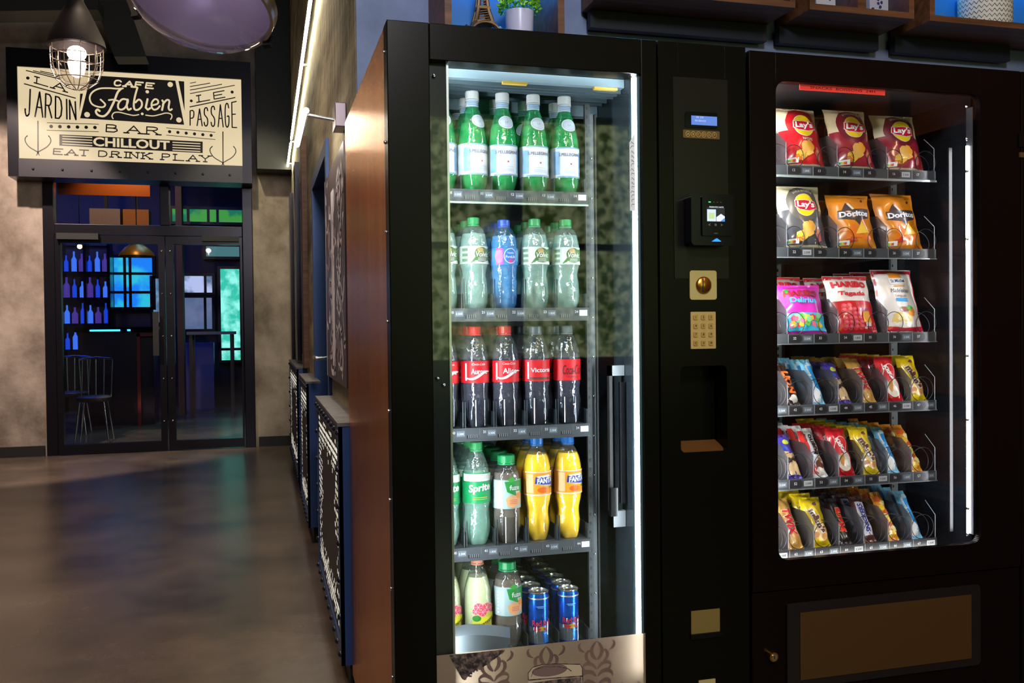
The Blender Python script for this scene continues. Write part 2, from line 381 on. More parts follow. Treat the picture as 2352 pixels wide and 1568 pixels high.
# ---- the room beyond the glass
YF = 15.2
m = MB(); m.box(-3.4, 1.6, YF, YF+.2, 0, 4.5, mat('far_wall_paint', srgb(46, 38, 42), .7)); struct('wall_far', m)
m = MB(); m.box(1.4, 1.6, YB+.25, YF, 0, 4.5, darkbeam); struct('wall_far_right', m)
def farwin(n, px0, py0, px1, py1, m_, Y=YF, bars=(), hb=(), fr=doorsteel):
    x0, z1 = pr(px0, py0, Y); x1, z0 = pr(px1, py1, Y)
    d_ = empty('window_%d' % n, ((x0+x1)/2, Y, z0)); d_['kind'] = 'structure'
    q = MB(); q.box(x0, x1, Y-.03, Y-.02, z0, z1, m_); wb(q, 'window_pane', d_)
    q = MB(); t = .045
    q.box(x0-t, x0, Y-.07, Y, z0-t, z1+t, fr); q.box(x1, x1+t, Y-.07, Y, z0-t, z1+t, fr); q.box(x0, x1, Y-.07, Y, z1, z1+t, fr); q.box(x0, x1, Y-.07, Y, z0-t, z0, fr)
    for b in bars: X = x0+(x1-x0)*b; q.box(X-.02, X+.02, Y-.06, Y-.03, z0, z1, fr)
    for b in hb: Z = z0+(z1-z0)*b; q.box(x0, x1, Y-.06, Y-.03, Z-.02, Z+.02, fr)
    wb(q, 'window_frame', d_)
farwin(1, 262, 592, 352, 705, glow('blue_lit_pane', (.01, .22, .95, 1), 1.1, (.03, .55, .75, 1), 3, .45, .6), bars=(.28, .42), hb=(.3, .68))
farwin(2, 506, 618, 553, 826, glow('garden_pane', (.04, .55, .42, 1), 1.15, (.30, .95, .85, 1), 6, .42, .6), bars=(), hb=(.12,))
farwin(3, 424, 634, 488, 672, glow('pale_lilac_pane', (.55, .62, 1, 1), .95, (.12, .18, .30, 1), 4, .45, .6), bars=(.75,))
farwin(4, 474, 566, 550, 590, glow('dim_teal_pane', (.12, .32, .36, 1), .6))
farwin(5, 424, 684, 488, 755, glow('dim_lilac_pane', (.13, .19, .38, 1), .75, (.22, .25, .45, 1), 3), bars=(.75,))
farwin(6, 396, 480, 560, 512, glow('green_teal_pane', (.02, .30, .18, 1), .6, (.10, .55, .10, 1), 3.2, .45, .55), bars=(.22, .5, .63))
farwin(7, 352, 640, 372, 740, glow('pale_sky_pane', (.30, .55, .75, 1), .8, (.1, .2, .4, 1), 5))
# bar: counter with LED edge, back shelf with bottles, stools, pendant
bl = mat('blue_led', (0, 0, 0), .5, emis=(.02, .30, 1), es=9)
b = empty('bar_counter', (-2.0, 12.6, 0), 'dark bar counter with blue light strip seen through the left door leaf', 'counter')
x0, z1 = pr(178, 752, 12.4); x1, z0 = pr(352, 752, 12.4)
m = MB(); m.box(x0, x1, 12.4, 12.9, 0, z1-.06, mat('counter_front', srgb(34, 22, 40), .3)); wb(m, 'counter_front', b)
m = MB(); m.box(x0-.03, x1+.03, 12.35, 12.95, z1-.06, z1, blackgloss); wb(m, 'counter_top', b)
m = MB(); m.box(x0+.15, x0+.5, 12.335, 12.35, z1-.05, z1-.03, bl); m.box(x0+.62, x1-.3, 12.335, 12.35, z1-.05, z1-.03, bl); wb(m, 'light_strip', b)
m = MB(); xr, _ = pr(318, 800, 12.3); m.box(xr-.02, xr+.02, 12.3, 12.34, 0, z1-.08, col(150, 30, 40)); m.box(xr-.02, xr+.35, 12.3, 12.34, z1-.12, z1-.08, col(150, 30, 40)); wb(m, 'red_rail', b)
sh = empty('bottle_shelf', (-2.9, 14.6, 0), 'tall dark bottle shelf washed in blue light behind the bar', 'shelf')
m = MB(); x0, _ = pr(140, 600, 14.6); x1, _ = pr(250, 600, 14.6)
for k in range(5): m.box(x0, x1, 14.55, 14.85, .9+.38*k, .93+.38*k, blackgloss)
for q in (x0, (x0+x1)/2, x1): m.box(q-.02, q+.02, 14.55, 14.85, 0, 2.6, blackgloss)
wb(m, 'shelf_frame', sh)
blueb = [glow('blue_bottle_a', (.01, .06, .75, 1), .9), glow('blue_bottle_b', (.05, .18, .95, 1), 1.0), glow('violet_bottle', (.10, .05, .45, 1), .6)]  # blue bar light put into the bottles as their own glow
blueb = [mat('blue_bottle_a', srgb(120, 160, 255), .15), mat('blue_bottle_b', srgb(200, 215, 255), .15), mat('violet_bottle', srgb(120, 90, 200), .15)]
pos = ['leftmost', 'second', 'third', 'fourth', 'fifth', 'rightmost']
for k in range(4):
    for i in range(6):
        m = MB(); X = x0+.06+(x1-x0-.12)*i/5; r_ = .030+.006*((i+k) % 3); h_ = .24+.03*((i*2+k) % 3)
        m.lathe([(r_, 0), (r_, h_*.6), (r_*.35, h_*.75), (r_*.35, h_)], blueb[(i+k) % 3], 10)
        o = m.build('bar_bottle'); o.location = (X, 14.65, .93+.38*k)
        tag(o, 'blue-glowing bar bottle, %s on the %s board of the far shelf' % (pos[i], ['lowest', 'second', 'third', 'top'][k]), 'bottle', 'bottles on the far bar shelf')
light('bar_lamp', 'AREA', (-2.5, 13.6, 3.4), 42, (.03, .10, 1), 1.0, .6, (-2.5, 14.6, 1.2))
light('bar_lamp', 'AREA', (-.9, 11.6, 3.6), 16, (.06, .25, 1), .8, .8, (-.9, 12.0, 0))
def stool(px, py_top, Y, lab):
    x, z = pr(px, py_top, Y); e = empty('bar_stool', (x, Y, 0), lab, 'stool', 'stools at the far bar')
    m = MB(); m.lathe([(.16, 0), (.18, .02), (.18, .045), (.15, .06)], mat('stool_seat', srgb(60, 50, 50), .4), 20, (0, 0, z-.45)); m.build('seat', e)
    for sx in (-1, 1):
        for sy in (-1, 1):
            m = MB(); m.tube([(sx*.12, sy*.12, z-.45), (sx*.17, sy*.17, 0)], .012, chrome, 8); m.build('leg', e)
    m = MB()
    for k in range(5): a_ = -1+.5*k; m.tube([(a_*.15, .14+.02*abs(a_), z-.42), (a_*.17, .17, z)], .010, chrome, 8)
    m.tube([(-.17, .17, z), (0, .19, z+.02), (.17, .17, z)], .012, chrome, 8); m.build('backrest', e)
stool(165, 822, 11.6, 'metal bar stool nearest the left edge of the glass door')
stool(214, 826, 10.7, 'metal bar stool right of the other one behind the glass door')
e = empty('dome_pendant', (*pr(314, 575, 11.5)[:1], 11.5, pr(314, 588, 11.5)[1]), 'ochre metal dome pendant hanging in the far bar behind the door glass', 'lamp')
m = MB(); m.lathe([(.20, 0), (.19, .03), (.13, .10), (.05, .15), (.03, .18)], mat('ochre_metal', srgb(190, 140, 50), .35, .6), 24, cap=False); m.build('lamp_shade', e)
m = MB(); m.cyl((0, 0, .18), (0, 0, 4.5-e.location.z), .006, blackm, 6); m.build('cable', e)
x_, z_ = pr(183, 566, 12.2)
e = empty('wall_spot', (x_, 12.2, z_), 'small warm glowing ceiling spot in the room behind the left door leaf', 'lamp')
m = MB(); m.sphere((0, 0, 0), .03, mat('warm_bulb', (1, 1, 1), .5, emis=(1, .55, .2), es=6), 12); m.build('bulb', e)
m = MB(); m.lathe([(.05, .02), (.05, .12), (.02, .14)], blackm, 16, cap=False); m.cyl((0, 0, .13), (0, 0, 4.5-z_), .006, blackm, 6); m.build('lamp_housing', e)
x0, z1 = pr(132, 412, 11.0); x1, z0 = pr(345, 452, 11.0)
m = MB(); m.box(x0, x1, 11.0, 11.25, z0+.25, z0+.31, mat('orange_soffit', srgb(170, 84, 20), .6))
m.box(x0, x1, 10.98, 11.0, z0, z1, mat('orange_soffit')); m.box((x0+x1)/2-.03, (x0+x1)/2+.03, 11, 11.06, z1, 4.5, darkbeam)
tag(m.build('orange_soffit'), 'orange painted ceiling baffle seen through the transom over the door', 'baffle')
for (qa, qb, qc, qd, cc, nm, lab) in ((205, 478, 276, 512, (150, 120, 96), 'beige_baffle', 'beige ceiling baffle seen low through the left transom'), (282, 480, 342, 512, (176, 100, 20), 'amber_baffle', 'amber ceiling baffle seen beside the beige one through the transom')):
    xa, zb_ = pr(qa, qb, 13.0); xb, za_ = pr(qc, qd, 13.0); m = MB(); m.box(xa, xb, 13.0, 13.3, za_-.1, zb_, mat(nm, srgb(*cc), .6)); m.box((xa+xb)/2-.02, (xa+xb)/2+.02, 13.1, 13.14, zb_, 4.5, darkbeam); tag(m.build(nm), lab, 'baffle')
light('soffit_lamp', 'SPOT', (-1.9, 11.6, 4.2), 90, (1, .75, .5), .05, aim=(-1.95, 13.0, 3.0), spot=70)
light('soffit_lamp', 'SPOT', (x0+.75, 10.55, z0+.5), 26, (1, .62, .3), .03, aim=(x0+.75, 11.0, z0+.1), spot=100)
x0, z1 = pr(404, 566, 13.6); x1, z0 = pr(424, 900, 13.6)
m = MB(); m.box(x0, x1, 13.6, 13.9, 0, 4.5, mat('brown_column', srgb(92, 66, 60), .6)); struct('trim_1', m)
x0, z1 = pr(428, 762, 13.2); x1, z0 = pr(540, 762, 13.2)
t = empty('far_table', ((x0+x1)/2, 13.4, 0), 'pale-topped table standing before the bright far windows', 'table')
m = MB(); m.box(x0, x1, 13.2, 13.8, z1-.04, z1, col(170, 170, 190)); wb(m, 'table_top', t)
for X in (x0+.05, x1-.05):
    for Y in (13.25, 13.75): m = MB(); m.box(X-.02, X+.02, Y-.02, Y+.02, 0, z1-.04, col(120, 90, 90)); wb(m, 'leg', t)
x0, z1 = pr(424, 765, 14.6)
m = MB(); m.box(pr(424, 765, 14.6)[0], pr(490, 765, 14.6)[0], 14.6, 14.9, 0, 1.0, mat('lilac_cupboard', srgb(110, 100, 140), .5)); tag(m.build('low_cupboard'), 'low lilac cupboard under the far windows', 'cupboard')
light('daylight_stand_in', 'SPOT', (-.25, 13.2, 4.2), 160, (.30, .95, .85), .2, aim=(-.3, 11.2, 0), spot=50)  # added ceiling spot standing in for daylight from the far panes

# ------------------------------------------------------------------ upper corridor: dark ducts and beams above the sign
m = MB()
for (a_, b_, c_, d_, Y, dep) in ((-60, 20, 690, 138, 8.9, .35),):
    x0, z1 = pr(a_, b_+95, Y); x1, z0 = pr(c_, d_, Y)
for nm, pts, Y, dep, mt in (
        ('ceiling_duct', [(215, 0), (290, 0), (335, 130), (262, 130)], 8.8, .25, blackm),
        ('ceiling_duct', [(-40, -10), (225, -5), (225, 22), (-40, 26)], 8.5, .3, blackm)):
    pp = [pr(a_, b_, Y) for a_, b_ in pts]; m = MB(); m.prism(pp, 1, Y, Y+dep, mt); o = m.build(nm)
    tag(o, {160: 'long black ceiling duct running level above the illuminated sign', 130: 'short steep black duct crossing the dark wall above the sign', 26: 'flat black duct at the very top of the back wall'}[int(pts[3][1])], 'duct')
_b = pr(620, 388, 9.3)[1]; _a = pr(588, 200, 9.3)[0]; pp = [(_a, _b), (XW-.004, _b), (XW-.004, 4.49), (_a, 4.49)]
m = MB(); m.prism(pp, 1, 9.3, 9.62, mat('black_green_panel', srgb(7, 9, 6), .55)); tag(m.build('bulkhead_panel'), 'tall dark bulkhead panel between the sign and the LED strip', 'panel')

# ------------------------------------------------------------------ illuminated sign
YS = 9.35
x0, z1 = pr(40, 153, YS); x1, z0 = pr(557, 382, YS); X0 = x0; Z0 = z0; Ws = x1-x0; Hs = z1-z0
sg = empty('illuminated_sign', ((x0+x1)/2, YS, z0), 'large cream backlit cafe sign in a black steel box over the door', 'sign')
bz = pr(18, 405, YS)[1]; bx0 = pr(20, 399, YS)[0]; bx1 = pr(579, 415, YS)[0]
m = MB(); e = .055
m.box(bx0, x0, YS-.02, YB-.0, bz, z1+.17, doorsteel); m.box(x1, bx1, YS-.02, YB, bz, z1+.17, doorsteel)
m.box(x0, x1, YS-.02, YB, z1, z1+.17, doorsteel); m.box(x0, x1, YS-.03, YB, bz, z0, mat('sign_lip', srgb(40, 38, 44), .4, .4)); m.box(x0, x1, YS+.05, YB-.01, z0, z1, blackm)
sb = wb(m, 'sign_box', sg)
many('rivet', ball_mesh('rivet', .012, blackm), [(x0+.12+k*(Ws-.24)/7, YS-.032, (bz+z0)/2-.01) for k in range(8)], sb)
creamE = mat('sign_cream', (.0, .0, .0), .5, emis=(.84, .68, .42), es=.88)
creamW = mat('sign_cream_edge', (.0, .0, .0), .5, emis=(.95, .84, .62), es=1.0)
sink = mat('sign_ink', (.012, .008, .010), .5)
m = MB(); m.box(x0, x1, YS, YS+.03, z0, z1, creamE); wb(m, 'light_panel', sg)
m = MB()
a = Art(m, lambda u, v, h: (X0+u*Ws, YS-.001-h, Z0+v*Hs), .0008)     # unit square
def U(px, py):                       # sign artwork measured on its own face
    x, z = pr(px, py, YS); return ((x-X0)/Ws, (z-Z0)/Hs)
def L(z_): return U(z_[0]/3.357, z_[1]/3.357)
ar = Ws/Hs
GL = {  # stroke letters on a 1 x 1 cell (x, y)
 'L': [[(0, 1), (0, 0), (.8, 0)]], 'A': [[(0, 0), (.45, 1), (.9, 0)], [(.18, .38), (.72, .38)]], 'E': [[(.8, 1), (0, 1), (0, 0), (.8, 0)], [(0, .52), (.6, .52)]],
 'J': [[(.5, 1), (.5, .2), (.4, .04), (.2, 0), (.04, .12), (0, .25)]], 'R': [[(0, 0), (0, 1), (.45, 1), (.65, .9), (.68, .75), (.6, .6), (.42, .52), (0, .52)], [(.35, .52), (.75, 0)]],
 'D': [[(0, 0), (0, 1), (.4, 1), (.65, .85), (.75, .5), (.65, .15), (.4, 0), (0, 0)]], 'I': [[(.1, 0), (.1, 1)]], 'N': [[(0, 0), (0, 1), (.7, 0), (.7, 1)]],
 'P': [[(0, 0), (0, 1), (.45, 1), (.65, .9), (.68, .72), (.6, .55), (.42, .48), (0, .48)]], 'S': [[(.65, .82), (.55, .96), (.32, 1), (.1, .93), (.04, .75), (.14, .6), (.5, .45), (.64, .3), (.6, .1), (.38, 0), (.12, .04), (0, .2)]],
 'G': [[(.68, .8), (.55, .96), (.32, 1), (.1, .88), (.02, .5), (.1, .12), (.32, 0), (.55, .05), (.68, .2), (.68, .45), (.4, .45)]],
 'B': [[(0, 0), (0, 1), (.42, 1), (.6, .9), (.6, .65), (.42, .54), (0, .54)], [(.42, .54), (.66, .44), (.7, .2), (.5, 0), (0, 0)]],
 'T': [[(.4, 0), (.4, 1)], [(0, 1), (.8, 1)]], 'K': [[(0, 0), (0, 1)], [(.7, 1), (0, .42)], [(.2, .58), (.75, 0)]], 'Y': [[(0, 1), (.4, .48), (.8, 1)], [(.4, .48), (.4, 0)]],
 'C': [[(.68, .8), (.55, .96), (.32, 1), (.1, .88), (.02, .5), (.1, .12), (.32, 0), (.55, .05), (.68, .2)]], 'F': [[(.75, 1), (0, 1), (0, 0)], [(0, .52), (.55, .52)]]}
SER = {'L': [(0, 1), (0, 0)], 'A': [(0, 0), (.9, 0)], 'R': [(0, 0), (.75, 0)], 'B': [], 'E': [], 'N': [(0, 1), (0, 0), (.7, 1)], 'K': [(0, 0), (0, 1), (.7, 1), (.75, 0)], 'I': [(.1, 0), (.1, 1)], 'P': [(0, 0)], 'T': [(.4, 0)], 'Y': [(0, 1), (.8, 1), (.4, 0)], 'F': [(0, 0)], 'D': []}
def stext(a, s, q, w_, mt, serif=False, lay=3):
    """letters between four measured corners q = (bottom left, bottom right, top left, top right)"""
    (bl_, br_, tl_, tr_) = [Vector(p) for p in q]; n = len(s)
    for i, ch in enumerate(s):
        if ch not in GL: continue
        def mp(x, y):
            t = (i+.06+x*.82)/n
            p = (bl_*(1-t)+br_*t)*(1-y)+(tl_*(1-t)+tr_*t)*y; return (p.x, p.y)
        for st in GL[ch]: a.stroke([mp(x, y) for x, y in st], w_, mt, lay)
        if serif:
            for x, y in SER.get(ch, []): a.stroke([mp(x-.17, y), mp(x+.17, y)], w_, mt, lay)
a.stroke_w = .006
Wn = lambda px_: px_/3.357/517                       # stroke width from zoomed pixels
def line(p, q, wpx, mt=sink, lay=2):                  # straight bar, width in zoomed px, square in real size
    (u0_, v0_), (u1_, v1_) = L(p), L(q); dx, dy = (u1_-u0_)*ar, v1_-v0_; n_ = math.hypot(dx, dy); h = wpx/3.357/517*ar/2
    ox, oy = -dy/n_*h/ar, dx/n_*h
    m.add([a._m(u0_+ox, v0_+oy, lay), a._m(u1_+ox, v1_+oy, lay), a._m(u1_-ox, v1_-oy, lay), a._m(u0_-ox, v0_-oy, lay)], [(0, 1, 2, 3)], mt)
def dot(p, r, mt=sink, lay=2):
    u, v = L(p); rr = r/3.357/517; a.ell(u, v, rr, rr*ar, mt, lay, 0, 14)
def smooth(pts, n=5):
    if len(pts) < 3: return pts
    o = []; q = [pts[0]]+list(pts)+[pts[-1]]
    for i in range(1, len(q)-2):
        for t in range(n):
            t /= n; o.append(tuple(.5*((2*q[i][c])+(-q[i-1][c]+q[i+1][c])*t+(2*q[i-1][c]-5*q[i][c]+4*q[i+1][c]-q[i+2][c])*t*t+(-q[i-1][c]+3*q[i][c]-3*q[i+1][c]+q[i+2][c])*t**3) for c in (0, 1)))
    return o+[tuple(pts[-1])]
def path(pts, wpx, mt, lay=3, sm_=None):
    if (len(pts) > 4 and sm_ is not False) or sm_: pts = smooth(pts)
    for i in range(len(pts)-1): line(pts[i], pts[i+1], wpx, mt, lay)
    for p in pts: dot(p, wpx/2, mt, lay+.5)
def slet(s, bl_, br_, tl_, tr_, wpx, mt=sink, serif=False, lay=3, gap=.82):
    q = [Vector(p) for p in (bl_, br_, tl_, tr_)]; ws = [{'I': .42, ' ': .5}.get(c, 1.0) for c in s]; n = sum(ws); pos_ = [sum(ws[:k]) for k in range(len(s))]
    for i, ch in enumerate(s):
        if ch not in GL: continue
        def mp(x, y):
            t = (pos_[i]+(.12 if ch == 'I' else .08)+x*(gap+.06))/n; p = (q[0]*(1-t)+q[1]*t)*(1-y)+(q[2]*(1-t)+q[3]*t)*y; return (p.x, p.y)
        for st in GL[ch]: path([mp(x, y) for x, y in st], wpx, mt, lay, ch in 'SCGJ')
        if serif:
            for x, y in SER.get(ch, []): path([mp(x-.16, y), mp(x+.16, y)], wpx*1.15, mt, lay)
# black centre shield
m.add([a._m(*L(p), 1) for p in ((618, 912), (1420, 962), (1352, 622), (700, 580))], [(0, 1, 2, 3)], sink)
m.add([a._m(*L(p), 1) for p in ((1376, 624), (1420, 628), (1424, 858))], [(0, 1, 2)], sink)
m.add([a._m(*L(p), 1) for p in ((618, 722), (640, 722), (612, 860))], [(0, 1, 2)], sink)
for p in ((1313, 652), (672, 884), (1380, 925)): dot(p, 22, creamE, 3)
dot((1136, 708), 14, creamE, 3); dot((1097, 878), 11, creamE, 3)
slet('CAFE', (872, 658), (1198, 684), (880, 618), (1206, 646), 13, creamE, True)
# script name
path([(776, 768), (800, 790), (812, 808), (795, 826), (750, 822), (708, 800), (692, 755), (712, 712), (765, 684), (840, 680), (900, 684), (948, 682)], 13, creamE)
path([(935, 684), (908, 712), (885, 770), (862, 820), (835, 868), (800, 896), (758, 888), (740, 862), (752, 845), (768, 856)], 17, creamE)
path([(840, 772), (870, 768), (910, 778)], 13, creamE)
path([(985, 770), (945, 765), (915, 795), (912, 832), (935, 846), (965, 830), (985, 790), (985, 768), (978, 815), (990, 846), (1010, 838)], 15, creamE)      # a
path([(1060, 676), (1042, 740), (1032, 800), (1038, 842), (1065, 846), (1092, 820), (1092, 785), (1070, 768), (1045, 790)], 15, creamE)                  # b
path([(1138, 765), (1124, 830), (1140, 846), (1158, 835)], 16, creamE)                                                                                  # i
path([(1172, 812), (1215, 800), (1218, 775), (1195, 765), (1172, 790), (1170, 825), (1188, 846), (1215, 838), (1232, 818)], 14, creamE)                  # e
path([(1252, 775), (1262, 790), (1250, 848)], 16, creamE); path([(1256, 805), (1285, 772), (1306, 780), (1300, 830), (1310, 850), (1325, 842)], 15, creamE)   # n
path([(872, 915), (864, 895), (880, 870), (920, 866), (980, 880), (1030, 890), (1070, 884)], 9, creamE)
path([(1125, 888), (1180, 894), (1230, 884), (1280, 872), (1318, 880), (1326, 900), (1316, 920)], 9, creamE)
# left and right wings
line((185, 645), (585, 758), 9); line((200, 543), (470, 612), 8); line((255, 545), (480, 600), 7); line((310, 548), (480, 585), 7)
dot((215, 602), 13)
slet('LA', (272, 640), (520, 712), (276, 592), (530, 660), 9, serif=True)
slet('JARDIN', (186, 892), (612, 925), (196, 680), (606, 792), 12, gap=.78)
line((1462, 825), (1815, 752), 9); line((1465, 722), (1810, 658), 7); line((1465, 695), (1712, 650), 7); line((1465, 668), (1620, 641), 7); line((1465, 642), (1512, 633), 6)
dot((1475, 778), 12); dot((1790, 710), 13)
slet('LE', (1525, 788), (1760, 745), (1522, 738), (1752, 695), 9, serif=True)
slet('PASSAGE', (1462, 965), (1840, 985), (1462, 856), (1836, 780), 10, gap=.74)
line((362, 946), (762, 958), 5); line((360, 1004), (762, 1016), 5); line((1282, 986), (1660, 1020), 5); line((1282, 1042), (1660, 1076), 5)
for k in range(6): dot((395+67.5*k, 975+1.6*k), 14); dot((1308+64*k, 1015+5.8*k), 13)
slet('BAR', (806, 1014), (1275, 1042), (810, 960), (1275, 986), 10, serif=True, gap=.72)
m.add([a._m(*L(p), 1) for p in ((458, 1122), (1563, 1180), (1563, 1092), (458, 1036))], [(0, 1, 2, 3)], sink)
for k in range(4): line((480, 1050+20*k), (712, 1060+21*k), 8, creamE, 3); line((1330, 1097+20*k), (1545, 1108+20*k), 8, creamE, 3)
(u0_, v0_), (u1_, v1_) = L((722, 1092)), L((1312, 1122))
_rot = math.atan2((v1_-v0_), (u1_-u0_)*ar)
vs_, fs_, tw, th = text_geo('CHILLOUT', .03)
cc = L((1017, 1106)); o_ = []
for x, y in vs_:
    X, Y = x*(u1_-u0_)*ar/tw, y*(76/3.357/517*ar)/th
    o_.append(a._m(cc[0]+(X*math.cos(_rot)-Y*math.sin(_rot))/ar, cc[1]+X*math.sin(_rot)+Y*math.cos(_rot), 4))
m.add(o_, fs_, creamE)
slet('EAT DRINK PLAY', (404, 1188), (1640, 1250), (408, 1146), (1640, 1204), 9, serif=True, gap=.80)
for cx, cy in ((293, 935), (1719, 1017)):            # anchors
    dy_ = 0
    path([(cx, cy), (cx+1, cy+250)], 9, sink)
    path([(cx-82, cy+112), (cx-98, cy+130), (cx-96, cy+158), (cx-70, cy+195), (cx-28, cy+222), (cx, cy+235), (cx+28, cy+222), (cx+72, cy+195), (cx+98, cy+160), (cx+96, cy+132), (cx+82, cy+112)], 8, sink)
    path([(cx-10, cy+262), (cx, cy+235), (cx+10, cy+262)], 6, sink)
wb(m, 'lettering', sg)
rivet_mesh = ball_mesh('rivet', .011, mat('rivet_steel', srgb(60, 62, 74), .3, .8)); screw_mesh = ball_mesh('screw', .0042, chrome)
# ------------------------------------------------------------------ radiator covers along the corridor wall
def cover(y0, y1, x0, zt_, lab, lit, seed):
    e = empty('radiator_cover', ((x0+XW)/2, (y0+y1)/2, 0), lab, 'radiator cover')
    m = MB(); t = .012
    m.box(x0, x0+t, y0, y1, .09, .15, steelblue); m.box(x0, x0+t, y0, y1, zt_-.06, zt_-.012, steelblue)
    m.box(x0, x0+t, y0, y0+.07, .15, zt_-.06, steelblue); m.box(x0, x0+t, y1-.07, y1, .15, zt_-.06, steelblue)
    m.box(x0, XW-.002, y0, y0+t, .09, zt_-.012, steelblue); m.box(x0, XW-.002, y1-t, y1, .09, zt_-.012, steelblue)
    fr = wb(m, 'cover_frame', e)
    m = MB(); m.box(x0-.004, XW-.002, y0-.004, y1+.004, zt_-.012, zt_, mat('worn_steel_top', srgb(122, 116, 116), .38, .35, noise=(14, 6, srgb(84, 80, 84), (1, 1, 1), .35, .65))); wb(m, 'cover_top', e)
    m = MB(); m.box(x0+.03, XW-.004, y0+.03, y1-.03, 0, .09, blackm); wb(m, 'plinth', e)
    n = int((y1-y0)/.13); spots = []
    for k in range(n+1):
        Y = y0+.03+(y1-y0-.06)*k/n; spots += [(x0, Y, zt_-.035), (x0, Y, .12)]
    for k in range(1, 6):
        Zr = .12+(zt_-.155)*k/6; spots += [(x0, y0+.035, Zr), (x0, y1-.035, Zr), (XW-.02, y0, Zr)]
    many('rivet', rivet_mesh, spots, fr)
    # pierced sheet: bright slots around a plain dark centre
    m = MB(); m.box(x0+.006, x0+.009, y0+.07, y1-.07, .15, zt_-.06, mat('pierced_sheet', srgb(58, 52, 46), .45, .3))
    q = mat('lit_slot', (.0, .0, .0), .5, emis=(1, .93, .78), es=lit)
    rr = random.Random(seed); ya, yb_, za, zb = y0+.085, y1-.085, .165, zt_-.075
    for i in range(54):
        for j in range(26):
            u = (i+.5)/54; v = (j+.5)/26; Y = ya+(yb_-ya)*u; Z = za+(zb-za)*v
            edge = min(v*.8, (1-v)*1.0, u*1.1, (1-u)*1.1)
            keep = (edge < .05 and rr.random() < .5) or (edge < .24 and v > .45 and rr.random() < .50-edge*1.7) or (edge < .16 and rr.random() < .35)
            if (j in (1, 2, 23, 24)) and u > .03 and u < .97: keep = True
            if j == 25 or j == 0: keep = rr.random() < .25
            if keep:
                w_ = (yb_-ya)/54*.42*rr.choice((1, 1, .6)); h_ = (zb-za)/26*.33*rr.choice((1, .7, 1))
                m.quad((x0+.0055, Y-w_, Z-h_), (x0+.0055, Y-w_, Z+h_), (x0+.0055, Y+w_, Z+h_), (x0+.0055, Y+w_, Z-h_), q)
    wb(m, 'pierced_panel', e)
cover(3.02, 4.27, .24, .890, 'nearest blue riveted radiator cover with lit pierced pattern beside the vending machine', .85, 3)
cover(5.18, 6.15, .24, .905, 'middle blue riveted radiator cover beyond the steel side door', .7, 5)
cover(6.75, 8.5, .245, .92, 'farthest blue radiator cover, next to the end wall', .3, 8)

# mirror-like pillar strips and dark window posts between the far covers
for (ya, yb_, z0, z1, mt, lab) in ((6.42, 6.62, .93, 2.52, wood, 'brown wooden post on the corridor wall above the gap of the covers'),
                               (7.6, 7.9, .94, 2.55, doorsteel, 'dark steel window post above the farthest radiator cover'),
                               (9.0, 9.25, .02, 2.5, doorsteel, 'dark steel post by the corner of the end wall')):
    m = MB(); m.box(XW-.035, XW, ya, yb_, z0, z1, mt); tag(m.build('wall_post'), lab, 'post')
m = MB(); m.box(XW-.006, XW-.001, 6.7, 7.5, 1.0, 2.35, mat('dim_mirror', srgb(70, 66, 72), .15, .8)); tag(m.build('wall_mirror'), 'dim glossy panel between the two dark posts on the corridor wall', 'mirror')
# illustrated board above the nearest cover
e = empty('illustrated_board', (XW, 3.95, 1.0), 'dark board with pale ink drawings on the wall behind the machine', 'board')
m = MB(); m.box(XW-.022, XW-.002, 3.35, 4.34, .98, 1.88, mat('board_face', srgb(86, 74, 78), .35)); bd = wb(m, 'board_panel', e)
m = MB(); a = Art(m, lambda u, v, h: (XW-.0225-h, 4.34-u, .98+v)); rr = random.Random(4)
a.rect(.0, .0, .03, .90, mat('pale_ink', srgb(225, 215, 228), .5), 1, 2, 6); a.rect(.36, .06, .50, .80, mat('pale_ink'), 1, 2, 6)
for k in range(90):
    u, v = rr.uniform(.07, .95), rr.uniform(.05, .86); pts = [(u, v)]
    for _ in range(4): u += rr.uniform(-.05, .05); v += rr.uniform(-.06, .06); pts.append((min(max(u, .03), .96), min(max(v, .03), .87)))
    a.stroke(pts, rr.uniform(.010, .030), mat('pale_ink', srgb(225, 215, 228), .5), 2)
wb(m, 'drawing', e)
# LED strip running along the wall and the picture lamp
a0, a1 = P(713, 0, 0, .28), P(660, 386, 0, .28); dv = (a1-a0)
e = empty('led_strip', a0, 'long thin white LED strip running along the top of the concrete corridor wall', 'light strip')
s_ = a0-dv*.35; m = MB(); m.tube([s_+Vector((.0, 0, .016)), a1+Vector((0, 0, .016))], .006, alu, 8); m.box(.292, .32, s_.y+.4, s_.y+.45, s_.z-.0, s_.z+.02, alu); wb(m, 'strip_profile', e)
ledwarm = mat('warm_led', (1, 1, 1), .5, emis=(1, .93, .70), es=70)
cuts = [(-.35, .50), (.51, .715), (.755, .80), (.81, 1.0)]
for c0, c1 in cuts:
    m = MB(); m.tube([a0+dv*c0, a0+dv*c1], .0095, ledwarm, 8); wb(m, 'light_tube', e)
m = MB()
for t in (-.2, .25, .74, .95):
    q = a0+dv*t; m.box(.28, XW, q.y-.01, q.y+.01, q.z-.006, q.z+.006, alu)
wb(m, 'bracket', e)
b0, b1 = P(697, 262, 0, .165), P(682, 332, 0, .165)
e = empty('picture_lamp', (XW, b0.y, b0.z), 'short bright picture lamp on a steel arm over the illustrated board', 'lamp')
m = MB(); d_ = (b1-b0); m.tube([b0, b1], .012, mat('white_hot_tube', (1, 1, 1), .5, emis=(1, .90, .74), es=34), 12); wb(m, 'light_tube', e)
m = MB(); m.tube([b0+Vector((.010, 0, .014)), b1+Vector((.010, 0, .014))], .012, alu, 8); wb(m, 'lamp_housing', e)
